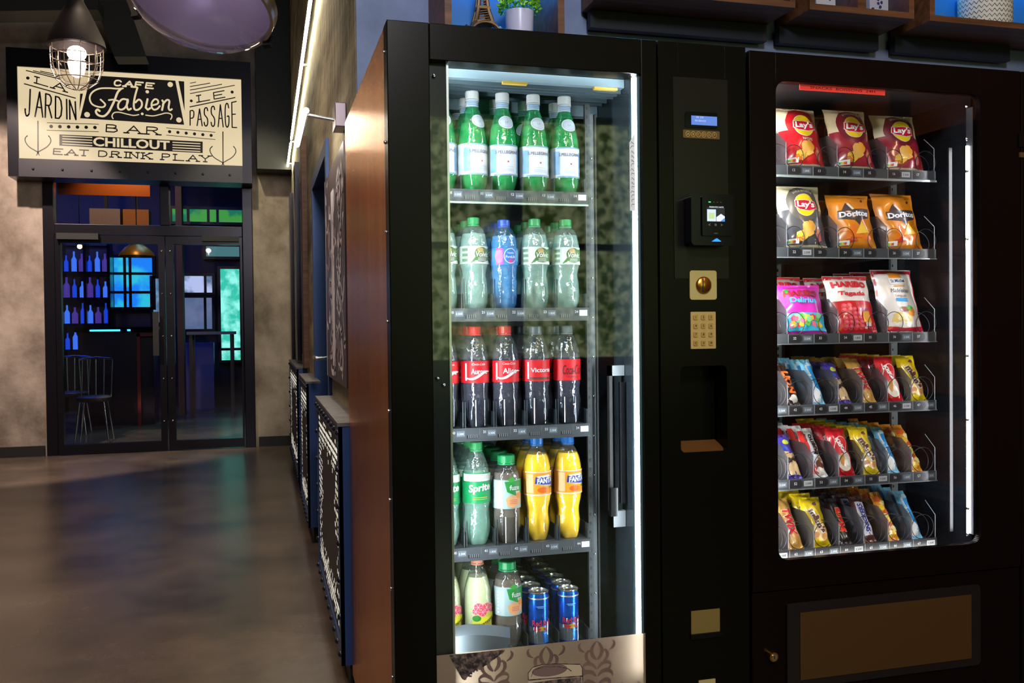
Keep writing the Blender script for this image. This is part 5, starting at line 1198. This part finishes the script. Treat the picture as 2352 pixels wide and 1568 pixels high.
def place(key, x, y, z, label, group, rz=0, sx=0):
    o = B[key]
    if 'can' not in key: o.scale = (1.03, 1.03, 1.035)
    if key not in used: used.add(key); o.location = (x, y, z); o.rotation_euler = (0, 0, rz); o['label'] = label; o['group'] = group; o['category'] = 'can' if 'can' in key else 'bottle'
    else:
        o = dup(o, (x, y, z), (0, 0, rz), label, group); o['category'] = 'can' if 'can' in key else 'bottle'
    return o
desc = {'green': 'green water bottle with white cap', 'volvic': 'clear water bottle with green cap', 'blue': 'blue water bottle with blue cap', 'cola_a': 'red-capped cola bottle, longer name print', 'cola_b': 'red-capped cola bottle, shorter name print',
        'zero_a': 'grey-capped cola bottle, white name print', 'zero_b': 'grey-capped cola bottle, black lettering', 'sprite': 'lemon soda bottle with green label', 'tea': 'iced tea bottle, wide green cap',
        'fanta': 'orange soda bottle with blue cap', 'pink': 'cloudy citrus soda, salmon cap', 'can': 'blue silver energy drink can', 'dark_can': 'dark slim drink can'}
cat_g = {0: 'bottles in the top row of the drinks machine', 1: 'bottles in the second row of the drinks machine', 2: 'bottles in the middle row of the drinks machine', 3: 'bottles in the fourth row of the drinks machine', 4: 'bottles and cans in the bottom row of the drinks machine'}
layout = [['green']*5, ['volvic', 'volvic', 'blue', 'volvic', 'volvic'], ['cola_a', 'cola_a', 'cola_b', 'zero_a', 'zero_b'], ['sprite', 'sprite', 'tea', 'fanta', 'fanta'], ['pink', 'pink', 'tea', 'can', 'can']]
depthn = [5, 5, 6, 5, 4]
place_w = ['', 'second from the front', 'third from the front', 'fourth from the front', 'fifth from the front', 'sixth from the front', 'seventh from the front', 'eighth from the front']
jit = random.Random(11)
for r in range(5):
    for k in range(5):
        key = layout[r][k]; n = depthn[r]; isc = key == 'can'
        if isc: n = 7
        if key in ('tea',) and r == 3: n = 4
        for j in range(n):
            pitch = .0575 if isc else .0725
            y = TY+.012+(.0275 if isc else .0365)+pitch*j
            x = XC[k]+(0 if j == 0 else jit.uniform(-.0025, .0025)); x -= .003 if (isc and k == 3) else (.006 if isc else 0)
            kk = key
            if isc and j >= 5 and k == 3: kk = 'dark_can'
            lab = '%s, %s row, %s column, %s' % (desc[kk], rown[r], cn[k], 'at the front' if j == 0 else place_w[j])
            rz = {0: 0, 1: .42, 2: .1, 3: .18, 4: .12}[k] if (r == 0 and j == 0) else (jit.uniform(-.04, .08) if j == 0 else jit.uniform(-.8, .8))
            place(kk, x, y, TZ[r]+.0005-(.002), lab, cat_g[r], rz)
for j in range(6):                       # the extra dark cans between the tea column and the blue ones
    place('dark_can', .607, 2.345+.0575*j, TZ[4]-.0015, 'dark slim drink can, bottom row between tea and blue cans, %s' % (['nearest', 'second', 'third', 'fourth', 'fifth', 'farthest'][j]), cat_g[4], .3)

# ================================================================== SNACK BAGS AND BARS
def col(r, g, b, rough=.45): return mat('print_%d_%d_%d_%d' % (r, g, b, int(rough*100)), srgb(r, g, b), rough)
white = col(240, 242, 240); offw = col(228, 222, 205)
def bagfn(w_, h_, t_, seal, seed, taper=.05):
    rr = random.Random(seed); ph = [rr.uniform(0, 6) for _ in range(6)]
    def f(u, v, hgt, side=-1):           # u in metres about the centre line, v metres from the bottom
        s = v/h_; a_ = min(max(u/(w_/2), -1), 1)
        e1 = min(1, s/.22); e2 = min(1, (1-s)/.22); env = (1-(1-e1)**2.2)*(1-(1-e2)**2.2)
        thick = t_/2*env*max(0, 1-abs(a_)**2.6)
        if v < seal or v > h_-seal: thick = .0006
        wr = .0011*(math.sin(7*a_+ph[0]+s*9)+math.sin(13*s+ph[1]-4*a_)+.7*math.sin(23*a_+ph[2])*max(0, 1-e1*e2*1.0))*(1-abs(a_)**6)
        xx = u*(1-taper*env)+.0012*math.sin(s*21+ph[3])
        return (xx, side*(thick+max(0, hgt))+ (wr*1.0), v)
    return f
def pouch(name, w_, h_, t_, body, art, seed, seal=.008, back=None, taper=.05):
    f = bagfn(w_, h_, t_, seal, seed, taper); m = MB(); nu, nv = 22, 30
    m.grid(lambda a_, b_: f((a_-.5)*w_, b_*h_, 0), nu, nv, body)
    m.grid(lambda a_, b_: f((.5-a_)*w_, b_*h_, 0, 1), nu, nv, back or body)
    # crimped edge teeth at both ends
    n = int(w_/.004)
    for zt2, s_ in ((h_, 1), (0, -1)):
        vs_ = []; fs = []
        for i in range(n):
            x0_ = -w_/2+w_*i/n; x1_ = x0_+w_/n; vs_ += [(x0_, 0, zt2), (x1_, 0, zt2), ((x0_+x1_)/2, 0, zt2+s_*.002)]; fs.append((3*i, 3*i+1, 3*i+2))
        m.add(vs_, fs, body)
    a = Art(m, f, .0007); art(a, w_, h_); o = m.build(name); return o
foil = lambda n_, c: mat('foil_'+n_, srgb(*c), .28, .0, coat=.6, spec=.7)
def sun_logo(a, cu, cv, s):
    a.ell(cu, cv, .030*s, .030*s, offw, 2); a.ell(cu, cv, .0285*s, .0285*s, col(236, 204, 20), 3)
    a.poly([(cu-.033*s, cv-.006*s), (cu-.030*s, cv+.012*s), (cu, cv+.014*s), (cu+.033*s, cv+.010*s), (cu+.034*s, cv-.010*s), (cu+.01*s, cv-.016*s), (cu-.02*s, cv-.014*s)], offw, 4)
    a.poly([(cu-.031*s, cv-.005*s), (cu-.028*s, cv+.010*s), (cu, cv+.012*s), (cu+.031*s, cv+.008*s), (cu+.032*s, cv-.009*s), (cu+.01*s, cv-.0145*s), (cu-.02*s, cv-.012*s)], col(205, 20, 50), 5)
    a.text("Lay's", cu, cv-.001*s, .021*s, white, 6, .035, .12, w=.054*s)
def chips_art(base, ring, txt, dark):
    b_ = foil(base+'b', dark); rg = foil(base+'r', ring)
    def f(a, w_, h_):
        cream = foil('cream', (222, 208, 172))
        a.rect(-w_*.49, .012, w_*.49, h_*.60, b_, 1, 14, 12)
        a.ell(.004, h_*.70, w_*.37, h_*.285, rg, 1.6)
        a.rect(-w_*.30, h_*.42, w_*.36, h_*.66, b_, 1.2, 8, 6)
        sun_logo(a, .006, h_*.665, 1.06)
        if txt == 'NATURE': a.text(txt, .012, h_*.445, .0075, offw, 4, .02, w=.034)
        else: a.text(txt, .004, h_*.895, .007, offw, 4, .01, w=.062, arc=.055)
        for cu, cv, ru, rv, c in ((.004, .052, .018, .022, (226, 176, 90)), (-.014, .036, .020, .015, (232, 190, 70)), (.016, .062, .012, .014, (240, 170, 60)), (-.022, .028, .012, .010, (200, 110, 40))): blob(a, cu, cv, ru, rv, foil('chip%d' % c[1], c), 3+cv*10, int(cu*900)+40, 12, .2)
        blob(a, .038, .040, .010, .020, foil('rose', (222, 110, 110)), 3, 3); blob(a, .037, .045, .006, .006, foil('chip176', (226, 176, 90)), 4, 9)
        a.rect(-w_*.44, .014, -w_*.20, .026, white, 4, 2, 2)
        for k, c in enumerate(((0, 130, 70), (130, 190, 60), (250, 205, 40), (235, 130, 40), (220, 60, 40))): a.rect(-w_*.43+.0044*k, .0155, -w_*.43+.0044*k+.004, .0215, col(*c), 5, 1, 1)
    return f
SN = {}
cream = foil('cream', (222, 208, 172))
SN['crisp_red'] = (pouch('crisp_bag', .132, .180, .046, cream, chips_art('red', (196, 26, 36), 'NATURE', (200, 28, 40)), 1), 'bag')
SN['crisp_maroon'] = (pouch('crisp_bag', .132, .184, .046, cream, chips_art('maroon', (112, 28, 44), 'SAVEUR POULET ROTI', (150, 34, 52)), 2), 'bag')
SN['crisp_maroon2'] = (pouch('crisp_bag', .138, .178, .046, cream, chips_art('maroon', (112, 28, 44), 'SAVEUR POULET ROTI', (150, 34, 52)), 3), 'bag')
SN['crisp_grey'] = (pouch('crisp_bag', .136, .182, .046, cream, chips_art('grey', (92, 88, 80), 'SAVEUR BARBECUE', (74, 76, 82)), 4), 'bag')
def dor(a, w_, h_):
    dk = foil('dor_dark', (70, 58, 60))
    a.poly([(-.046, .098), (-.020, .132), (.006, .112), (.050, .112), (.052, .092), (.020, .082), (.012, .068), (.0, .082), (-.044, .086)], dk, 1)
    a.poly([(-.018, .128), (-.012, .131), (.002, .114), (-.004, .112)], offw, 2)
    a.poly([(-.047, .086), (-.047, .110), (.053, .118), (.053, .092), (.0, .084)], dk, 2)
    a.text('Doritos', .002, .100, .0165, col(236, 238, 244), 4, .04, w=.092, rot=.06)
    a.text('*', .036, .140, .010, ink, 2, .02); a.rect(.028, .150, .044, .1512, ink, 2, 2, 1)
    for cu, cv, s, c in ((-.012, .045, .030, (238, 120, 20)), (.018, .055, .022, (246, 200, 70)), (-.02, .030, .020, (200, 50, 20)), (.030, .036, .018, (214, 120, 30))): a.poly([(cu-s, cv-s*.6), (cu+s, cv-s*.4), (cu, cv+s)], foil('dc%d' % c[1], c), 2+cv*20)
    a.rect(-w_*.44, .012, -w_*.20, .024, white, 5, 2, 2)
    for k, c in enumerate(((0, 130, 70), (130, 190, 60), (250, 205, 40), (235, 130, 40), (220, 60, 40))): a.rect(-w_*.43+.0044*k, .0135, -w_*.43+.0044*k+.004, .0195, col(*c), 6, 1, 1)
SN['tortilla_a'] = (pouch('tortilla_chip_bag', .132, .162, .044, foil('dorange', (226, 138, 26)), dor, 5), 'bag')
SN['tortilla_b'] = (pouch('tortilla_chip_bag', .142, .170, .044, foil('dorange', (226, 138, 26)), dor, 6), 'bag')
def har(bg, t1, t1c, t2, t2c):
    def f(a, w_, h_):
        if bg == 'pink':
            a.rect(-w_*.49, .012, w_*.49, h_*.42, foil('haqua', (60, 190, 225)), 1, 12, 6)
            for k in range(34): rr = random.Random(k); blob(a, rr.uniform(-.046, .046), rr.uniform(.022, .052), .008, .008, foil('gum%d' % (k % 5), ((90, 190, 70), (245, 120, 150), (240, 200, 60), (130, 220, 160), (220, 60, 90))[k % 5]), 2+k*.05, k)
            a.rect(-w_*.49, .010, w_*.49, .018, foil('haqua', (60, 190, 225)), 3, 10, 1)
            a.ell(-.044, .120, .010, .008, col(40, 160, 70), 3)
        else:
            a.rect(-w_*.49, .0, w_*.49, h_*.55, foil('hred', (212, 24, 36)), 1, 12, 8); a.rect(-w_*.5, h_*.93, w_*.5, h_-.001, foil('hred', (212, 24, 36)), 1, 12, 2)
            for k in range(22): rr = random.Random(k+3); cu, cv = -.036+.016*(k % 4)+rr.uniform(-.003, .003), .018+.012*(k//4); a.ell(cu, cv, .0085, .0075, foil('straw', (226, 70, 84)), 2+k*.03); a.ell(cu+.001, cv+.002, .0055, .004, foil('straw2', (240, 110, 120)), 4)
            a.poly([(.018, .03), (.05, .03), (.05, .068), (.026, .062)], col(246, 170, 50), 4); a.text('CEREAL', .036, .066, .007, col(150, 30, 120), 5, .02); a.rect(.026, .020, .046, .030, col(240, 225, 235), 4, 2, 1)
        a.text(t1, -.001, h_*.83 if bg == 'red' else h_*.80, .0185, col(*t1c), 5, .05, w=w_*.80); a.text(t2, 0, h_*.665, .0155, col(*t2c), 5, .03, w=w_*.62)
    return f
SN['sweets_pink'] = (pouch('sweets_bag', .130, .142, .036, foil('hpink', (206, 48, 176)), har('pink', 'HARIBO', (150, 30, 40), 'Delirius', (60, 190, 240)), 7), 'bag')
SN['sweets_red'] = (pouch('sweets_bag', .142, .168, .036, foil('hwhite', (236, 228, 222)), har('red', 'HARIBO', (214, 30, 44), 'Tagada', (214, 30, 44)), 8), 'bag')
def mad(a, w_, h_):
    rd = foil('mred', (206, 30, 56)); a.rect(-w_*.49, h_-.014, w_*.49, h_-.002, rd, 1, 12, 1); a.poly([(-w_*.49, .006), (-w_*.49, .022), (0, .014), (w_*.49, .020), (w_*.49, .006)], rd, 1)
    a.rect(-w_*.49, .02, -w_*.455, h_*.96, rd, 1, 1, 14); a.rect(w_*.45, .02, w_*.49, h_*.96, rd, 1, 1, 14)
    a.rect(-.022, h_-.030, .018, h_-.012, col(240, 150, 40), 2, 4, 2); a.rect(-.028, h_-.047, .024, h_-.029, white, 3, 4, 2); a.text('St Michel', -.001, h_-.038, .010, col(40, 60, 130), 4, .015, w=.044)
    a.rect(-.018, h_-.054, .018, h_-.051, col(240, 170, 90), 3, 4, 1)
    a.text('Madeleines', .0, h_-.066, .012, col(60, 50, 60), 4, 0, .2, w=.064); a.text('Longues', .0, h_-.082, .009, col(60, 50, 60), 4, 0, .2, w=.040); a.rect(-.020, h_-.097, .022, h_-.088, col(50, 160, 225), 3, 4, 1)
    for cu, cv, ru, rv, c in ((-.010, .040, .034, .016, (240, 205, 120)), (-.006, .044, .028, .011, (250, 232, 180)), (.028, .058, .014, .010, (236, 150, 60)), (.004, .066, .014, .008, (150, 90, 60)), (.022, .070, .010, .008, (90, 160, 60)), (-.012, .026, .030, .009, (242, 236, 228))): blob(a, cu, cv, ru, rv, foil('mad%d' % c[1], c), 2+cv*12, int(cv*1000))
SN['cakes'] = (pouch('cake_bag', .140, .186, .040, foil('hwhite', (236, 228, 222)), mad, 9), 'bag')
def bar_art(f): return f
def logo(t, c, shade=None, rot=PI/2, w=.078, h=.018, stripe=None, extra=None, bold=.05):
    def f(a, w_, h_):
        if stripe: a.poly([(-w_*.42, h_*.14), (w_*.30, h_*.14), (w_*.42, h_*.86), (-w_*.30, h_*.86)], foil('st%d_%d' % stripe[:2], stripe), 1)
        if shade: a.text(t, 0, h_*.5, h*1.10, col(*shade), 4, bold+.035, .1, w=w*1.04, rot=rot)
        a.text(t, 0, h_*.5, h, col(*c), 5, bold, .1, w=w, rot=rot)
        if extra: extra(a, w_, h_)
    return f
def mm(a, w_, h_):
    br_ = foil('mmbrown', (96, 52, 40))
    a.ell(.006, .040, .022, .026, foil('mmpale', (244, 214, 150)), 2); 
    for cu, cv in ((-.012, .030), (.012, .026), (.018, .044)): blob(a, cu, cv, .009, .008, foil('mmnut', (214, 150, 80)), 3, 5)
    a.text("m&m's", .002, h_*.50, .023, white, 4, .09, w=.072, rot=-1.25); a.text("m&m's", .002, h_*.50, .021, br_, 5, .06, w=.068, rot=-1.25)
    a.text('45', .004, h_-.022, .010, col(90, 40, 110), 4, .04)
SN['candies'] = (pouch('candy_pouch', .062, .138, .030, foil('yellow', (232, 200, 16)), mm, 10, taper=.06), 'pouch')
SN['twin_bar'] = (pouch('chocolate_bar', .046, .150, .022, foil('twixgold', (206, 156, 74)), logo('TWIX', (205, 24, 40), (245, 240, 230), -PI/2+.0, .080, .023), 11, .010), 'bar')
SN['nougat_bar'] = (pouch('chocolate_bar', .038, .140, .024, foil('snbrown', (92, 48, 46)), logo('SNICKERS', (40, 52, 140), (240, 240, 245), PI/2, .086, .014, stripe=(226, 222, 232), bold=.05), 12, .012), 'bar')
SN['caramel_bar'] = (pouch('chocolate_bar', .036, .140, .024, foil('marsblack', (40, 30, 30)), logo('Mars', (226, 40, 36), (240, 190, 110), PI/2, .070, .020), 13, .012), 'bar')
def kit(a, w_, h_):
    a.ell(0, .045, .022, .032, foil('kcream', (232, 222, 206)), 2); blob(a, -.004, .046, .006, .020, foil('kwaf', (214, 150, 80)), 4, 4); blob(a, .010, .036, .010, .010, foil('kcream2', (246, 240, 226)), 4, 6)
    a.ell(.0, h_*.60, .017, .030, white, 2, -.3); a.ell(.0, h_*.60, .0155, .028, col(214, 20, 36), 3, -.3); a.text('KitKat', .0, h_*.60, .013, white, 5, .05, w=.050, rot=-1.2)
SN['wafer'] = (pouch('wafer_pouch', .058, .138, .026, foil('kred', (206, 24, 38)), kit, 14), 'pouch')
def bue(a, w_, h_):
    rd = foil('bred', (224, 40, 34)); a.poly([(-w_*.49, h_*.35), (-w_*.1, h_*.5), (-w_*.2, h_*.95), (-w_*.49, h_*.95)], rd, 1); a.poly([(-w_*.49, 0.012), (-w_*.0, .012), (-w_*.3, h_*.3), (-w_*.49, h_*.3)], rd, 1)
    a.text('bueno', .006, h_*.64, .017, col(40, 30, 34), 4, .04, w=.062, rot=PI/2+.1); a.text('kinder', -.010, h_*.78, .007, ink, 4, .02, w=.026, rot=PI/2)
    blob(a, .006, h_*.22, .012, .014, foil('choco', (110, 60, 40)), 3, 2); blob(a, .002, h_*.12, .012, .010, foil('milk', (240, 236, 228)), 4, 3); blob(a, .010, h_*.34, .007, .006, foil('nut', (190, 120, 60)), 4, 8)
SN['milk_bar'] = (pouch('chocolate_bar', .046, .155, .020, foil('bwhite', (232, 232, 236)), bue, 15, .012), 'bar')
def coc(a, w_, h_):
    a.poly([(-w_*.45, 0.01), (w_*.2, 0.01), (w_*.35, h_*.35), (-w_*.1, h_*.55)], foil('cw', (226, 236, 244)), 1); blob(a, -.004, h_*.18, .012, .020, white, 3, 5); a.poly([(w_*.05, .02), (w_*.45, .02), (w_*.2, h_*.8), (-w_*.05, h_*.8)], foil('cblue', (30, 140, 215)), 2)
    a.text('Bounty', -.006, h_*.72, .010, col(240, 245, 250), 4, .04, w=.040, rot=PI/2+.1); a.ell(.004, h_*.86, .008, .008, col(200, 225, 240), 3)
SN['coconut_bar'] = (pouch('chocolate_bar', .034, .150, .022, foil('cbase', (120, 196, 232)), coc, 16, .014), 'bar')
def bis(a, w_, h_):
    a.poly([(-w_*.49, .012), (w_*.49, .012), (w_*.49, h_*.55), (-w_*.49, h_*.62)], foil('bbeige', (224, 190, 140)), 1); a.text('Balisto', .0, h_*.40, .015, col(60, 40, 30), 4, .06, w=.046, rot=.3)
    a.ell(.004, h_*.8, .010, .008, col(190, 210, 70), 2); a.ell(-.006, h_*.66, .008, .007, col(60, 90, 190), 3)
SN['biscuit_bar'] = (pouch('biscuit_bar', .042, .140, .020, foil('bpurple', (72, 58, 160)), bis, 17, .010), 'bar')
SN['lion_bar'] = (pouch('chocolate_bar', .034, .140, .022, foil('lblack', (58, 34, 26)), logo('LION', (240, 120, 50), (120, 30, 20), -PI/2, .072, .020, extra=lambda a, w_, h_: blob(a, -.002, .020, .012, .010, foil('milk', (240, 236, 228)), 4, 3)), 18, .012), 'bar')
def tuc(a, w_, h_):
    for k in range(9): blob(a, (-.006, .006)[k % 2], .020+.013*k, .011, .009, foil('tc%d' % (k % 3), ((250, 205, 60), (246, 226, 150), (214, 90, 30))[k % 3]), 2+k*.1, k)
SN['golden_bar'] = (pouch('cereal_bar', .034, .150, .022, foil('tor', (232, 150, 36)), tuc, 19, .014), 'bar')
LEAN = {'bag': math.radians(17), 'pouch': math.radians(27), 'bar': math.radians(38)}
sdesc = {'crisp_red': 'red and cream crisp bag', 'crisp_maroon': 'tall maroon and cream crisp bag', 'crisp_maroon2': 'maroon and cream crisp bag, the right one', 'crisp_grey': 'grey and cream barbecue crisp bag', 'tortilla_a': 'orange tortilla chip bag', 'tortilla_b': 'large orange tortilla chip bag, right one',
         'sweets_pink': 'magenta sweets bag', 'sweets_red': 'red and white strawberry sweets bag', 'cakes': 'white red-edged cake bag', 'candies': 'yellow peanut candy pouch', 'twin_bar': 'gold twin chocolate bar', 'nougat_bar': 'brown bar with blue lettering',
         'caramel_bar': 'black bar with red lettering', 'wafer': 'red wafer pouch', 'milk_bar': 'white and red milk chocolate bar', 'coconut_bar': 'white and blue coconut bar', 'biscuit_bar': 'purple and beige biscuit bar', 'lion_bar': 'dark bar with orange lettering', 'golden_bar': 'golden orange cereal bar'}
srow = ['top', 'second', 'third', 'fourth', 'fifth', 'bottom']; sused = set()
def sput(key, x, y, z, label, row, rz=0, extra=0):
    o, kind = SN[key]; rot = (-(LEAN[kind]+extra), 0, rz)
    if key in sused: o = dup(o, (x, y, z), rot, label)
    else: sused.add(key); o.location = (x, y, z); o.rotation_euler = rot; o['label'] = label
    o['group'] = 'snacks on the %s tray' % srow[row]; o['category'] = kind
def xs(k, n=1): return slotx(k)+PW*n/2
rows = [
 (0, [('crisp_red', 2, 2, 2), ('crisp_maroon', 4, 2, 2), ('crisp_maroon2', 6, 2, 1)]),
 (1, [('crisp_grey', 2, 2, 2), ('tortilla_a', 4, 2, 3), ('tortilla_b', 6, 2, 2)]),
 (2, [('sweets_pink', 2, 2, 3), ('sweets_red', 4, 2, 4), ('cakes', 6, 2, 3)]),
 (3, [('lion_bar', 2, 1, 2), ('coconut_bar', 3, 1, 4), ('biscuit_bar', 4, 1, 5), ('twin_bar', 5, 1, 6), ('wafer', 6, 1, 4), ('candies', 7, 1, 6)]),
 (4, [('biscuit_bar', 2, 1, 3), ('milk_bar', 3, 1, 6), ('wafer', 4, 1, 4), ('candies', 5, 1, 6), ('coconut_bar', 6, 1, 6), ('golden_bar', 7, 1, 5)]),
 (5, [('twin_bar', 2, 1, 4), ('candies', 3, 1, 6), ('caramel_bar', 4, 1, 6), ('nougat_bar', 5, 1, 5), ('golden_bar', 6, 1, 6), ('coconut_bar', 7, 1, 7)])]
sj = random.Random(21)
for r, items in rows:
    for key, k, n, cnt in items:
        two = n == 2
        for j in range(cnt):
            pit = .085 if two else .050
            y = SY+(.030 if two else .020)+pit*j
            x = xs(k, n)+(-.004 if two else -.006)+sj.uniform(-.002, .002)
            z = SZ[r]-.006
            h_extra = 0
            kk = key
            if key == 'sweets_pink' and j > 0: kk = 'sweets_red'
            dz = 0
            lab = '%s on the %s tray%s' % (sdesc[kk], srow[r], ' at the front' if j == 0 else (', ' + place_w[j]))
            if kk != key: lab = 'red and white sweets bag on the third tray, %s magenta bag' % ('just behind the' if j == 1 else 'second behind the')
            sput(kk, x, y, z, lab, r, sj.uniform(-.06, .06)-.05*(not two), sj.uniform(-.03, .03))
# unused first copies would stand at the origin
for k_, (o, _) in SN.items():
    if k_ not in sused: bpy.data.objects.remove(o)

# ------------------------------------------------------------------ the street side behind the camera: window with trees (seen mirrored in the glass)
m = MB(); m.box(-3.6, .9, -4.2, -4.0, 0, 4.5, darkbeam); m.box(4.3, 4.6, -4.2, -4.0, 0, 4.5, darkbeam); m.box(.9, 4.3, -4.2, -4.0, 0, .9, darkbeam); m.box(.9, 4.3, -4.2, -4.0, 3.1, 4.5, darkbeam); struct('wall_front', m)
d = empty('window_8', (2.6, -4.1, .9)); d['kind'] = 'structure'
m = MB(); m.box(.9, 4.3, -4.14, -4.13, .9, 3.1, glow('tree_view', (.07, .13, .02, 1), 3.8, (.80, .90, .45, 1), 13, .40, .70)); wb(m, 'window_pane', d)
m = MB(); m.box(.9, 4.3, -4.12, -4.0, 1.9, 1.96, doorsteel)
for X in (.9, 2.2, 3.5, 4.24): m.box(X, X+.12, -4.12, -4.0, .9, 3.1, doorsteel)
wb(m, 'window_frame', d)
bpy.context.view_layer.update()

e = empty('timber_cabinet', (4.2, -1.0, 0), 'slatted timber display cabinet opposite the machines, mirrored in the snack window', 'cabinet')
m = MB(); tw = mat('orange_timber', srgb(176, 96, 46), .5, noise=(5, 6, srgb(110, 58, 28), (6, .4, 6), .3, .7))
m.box(4.36, 4.39, -3.4, 1.2, .1, 3.0, blackm)
for k in range(6):
    for j in range(5):
        if (k*2+j*3) % 5 == 0: continue
        m.box(4.05+.06*((k+j) % 3), 4.36, -3.3+.75*k, -3.3+.75*k+.62, .2+.55*j, .2+.55*j+.40, tw)
wb(m, 'cabinet_boxes', e)
bpy.context.view_layer.update()
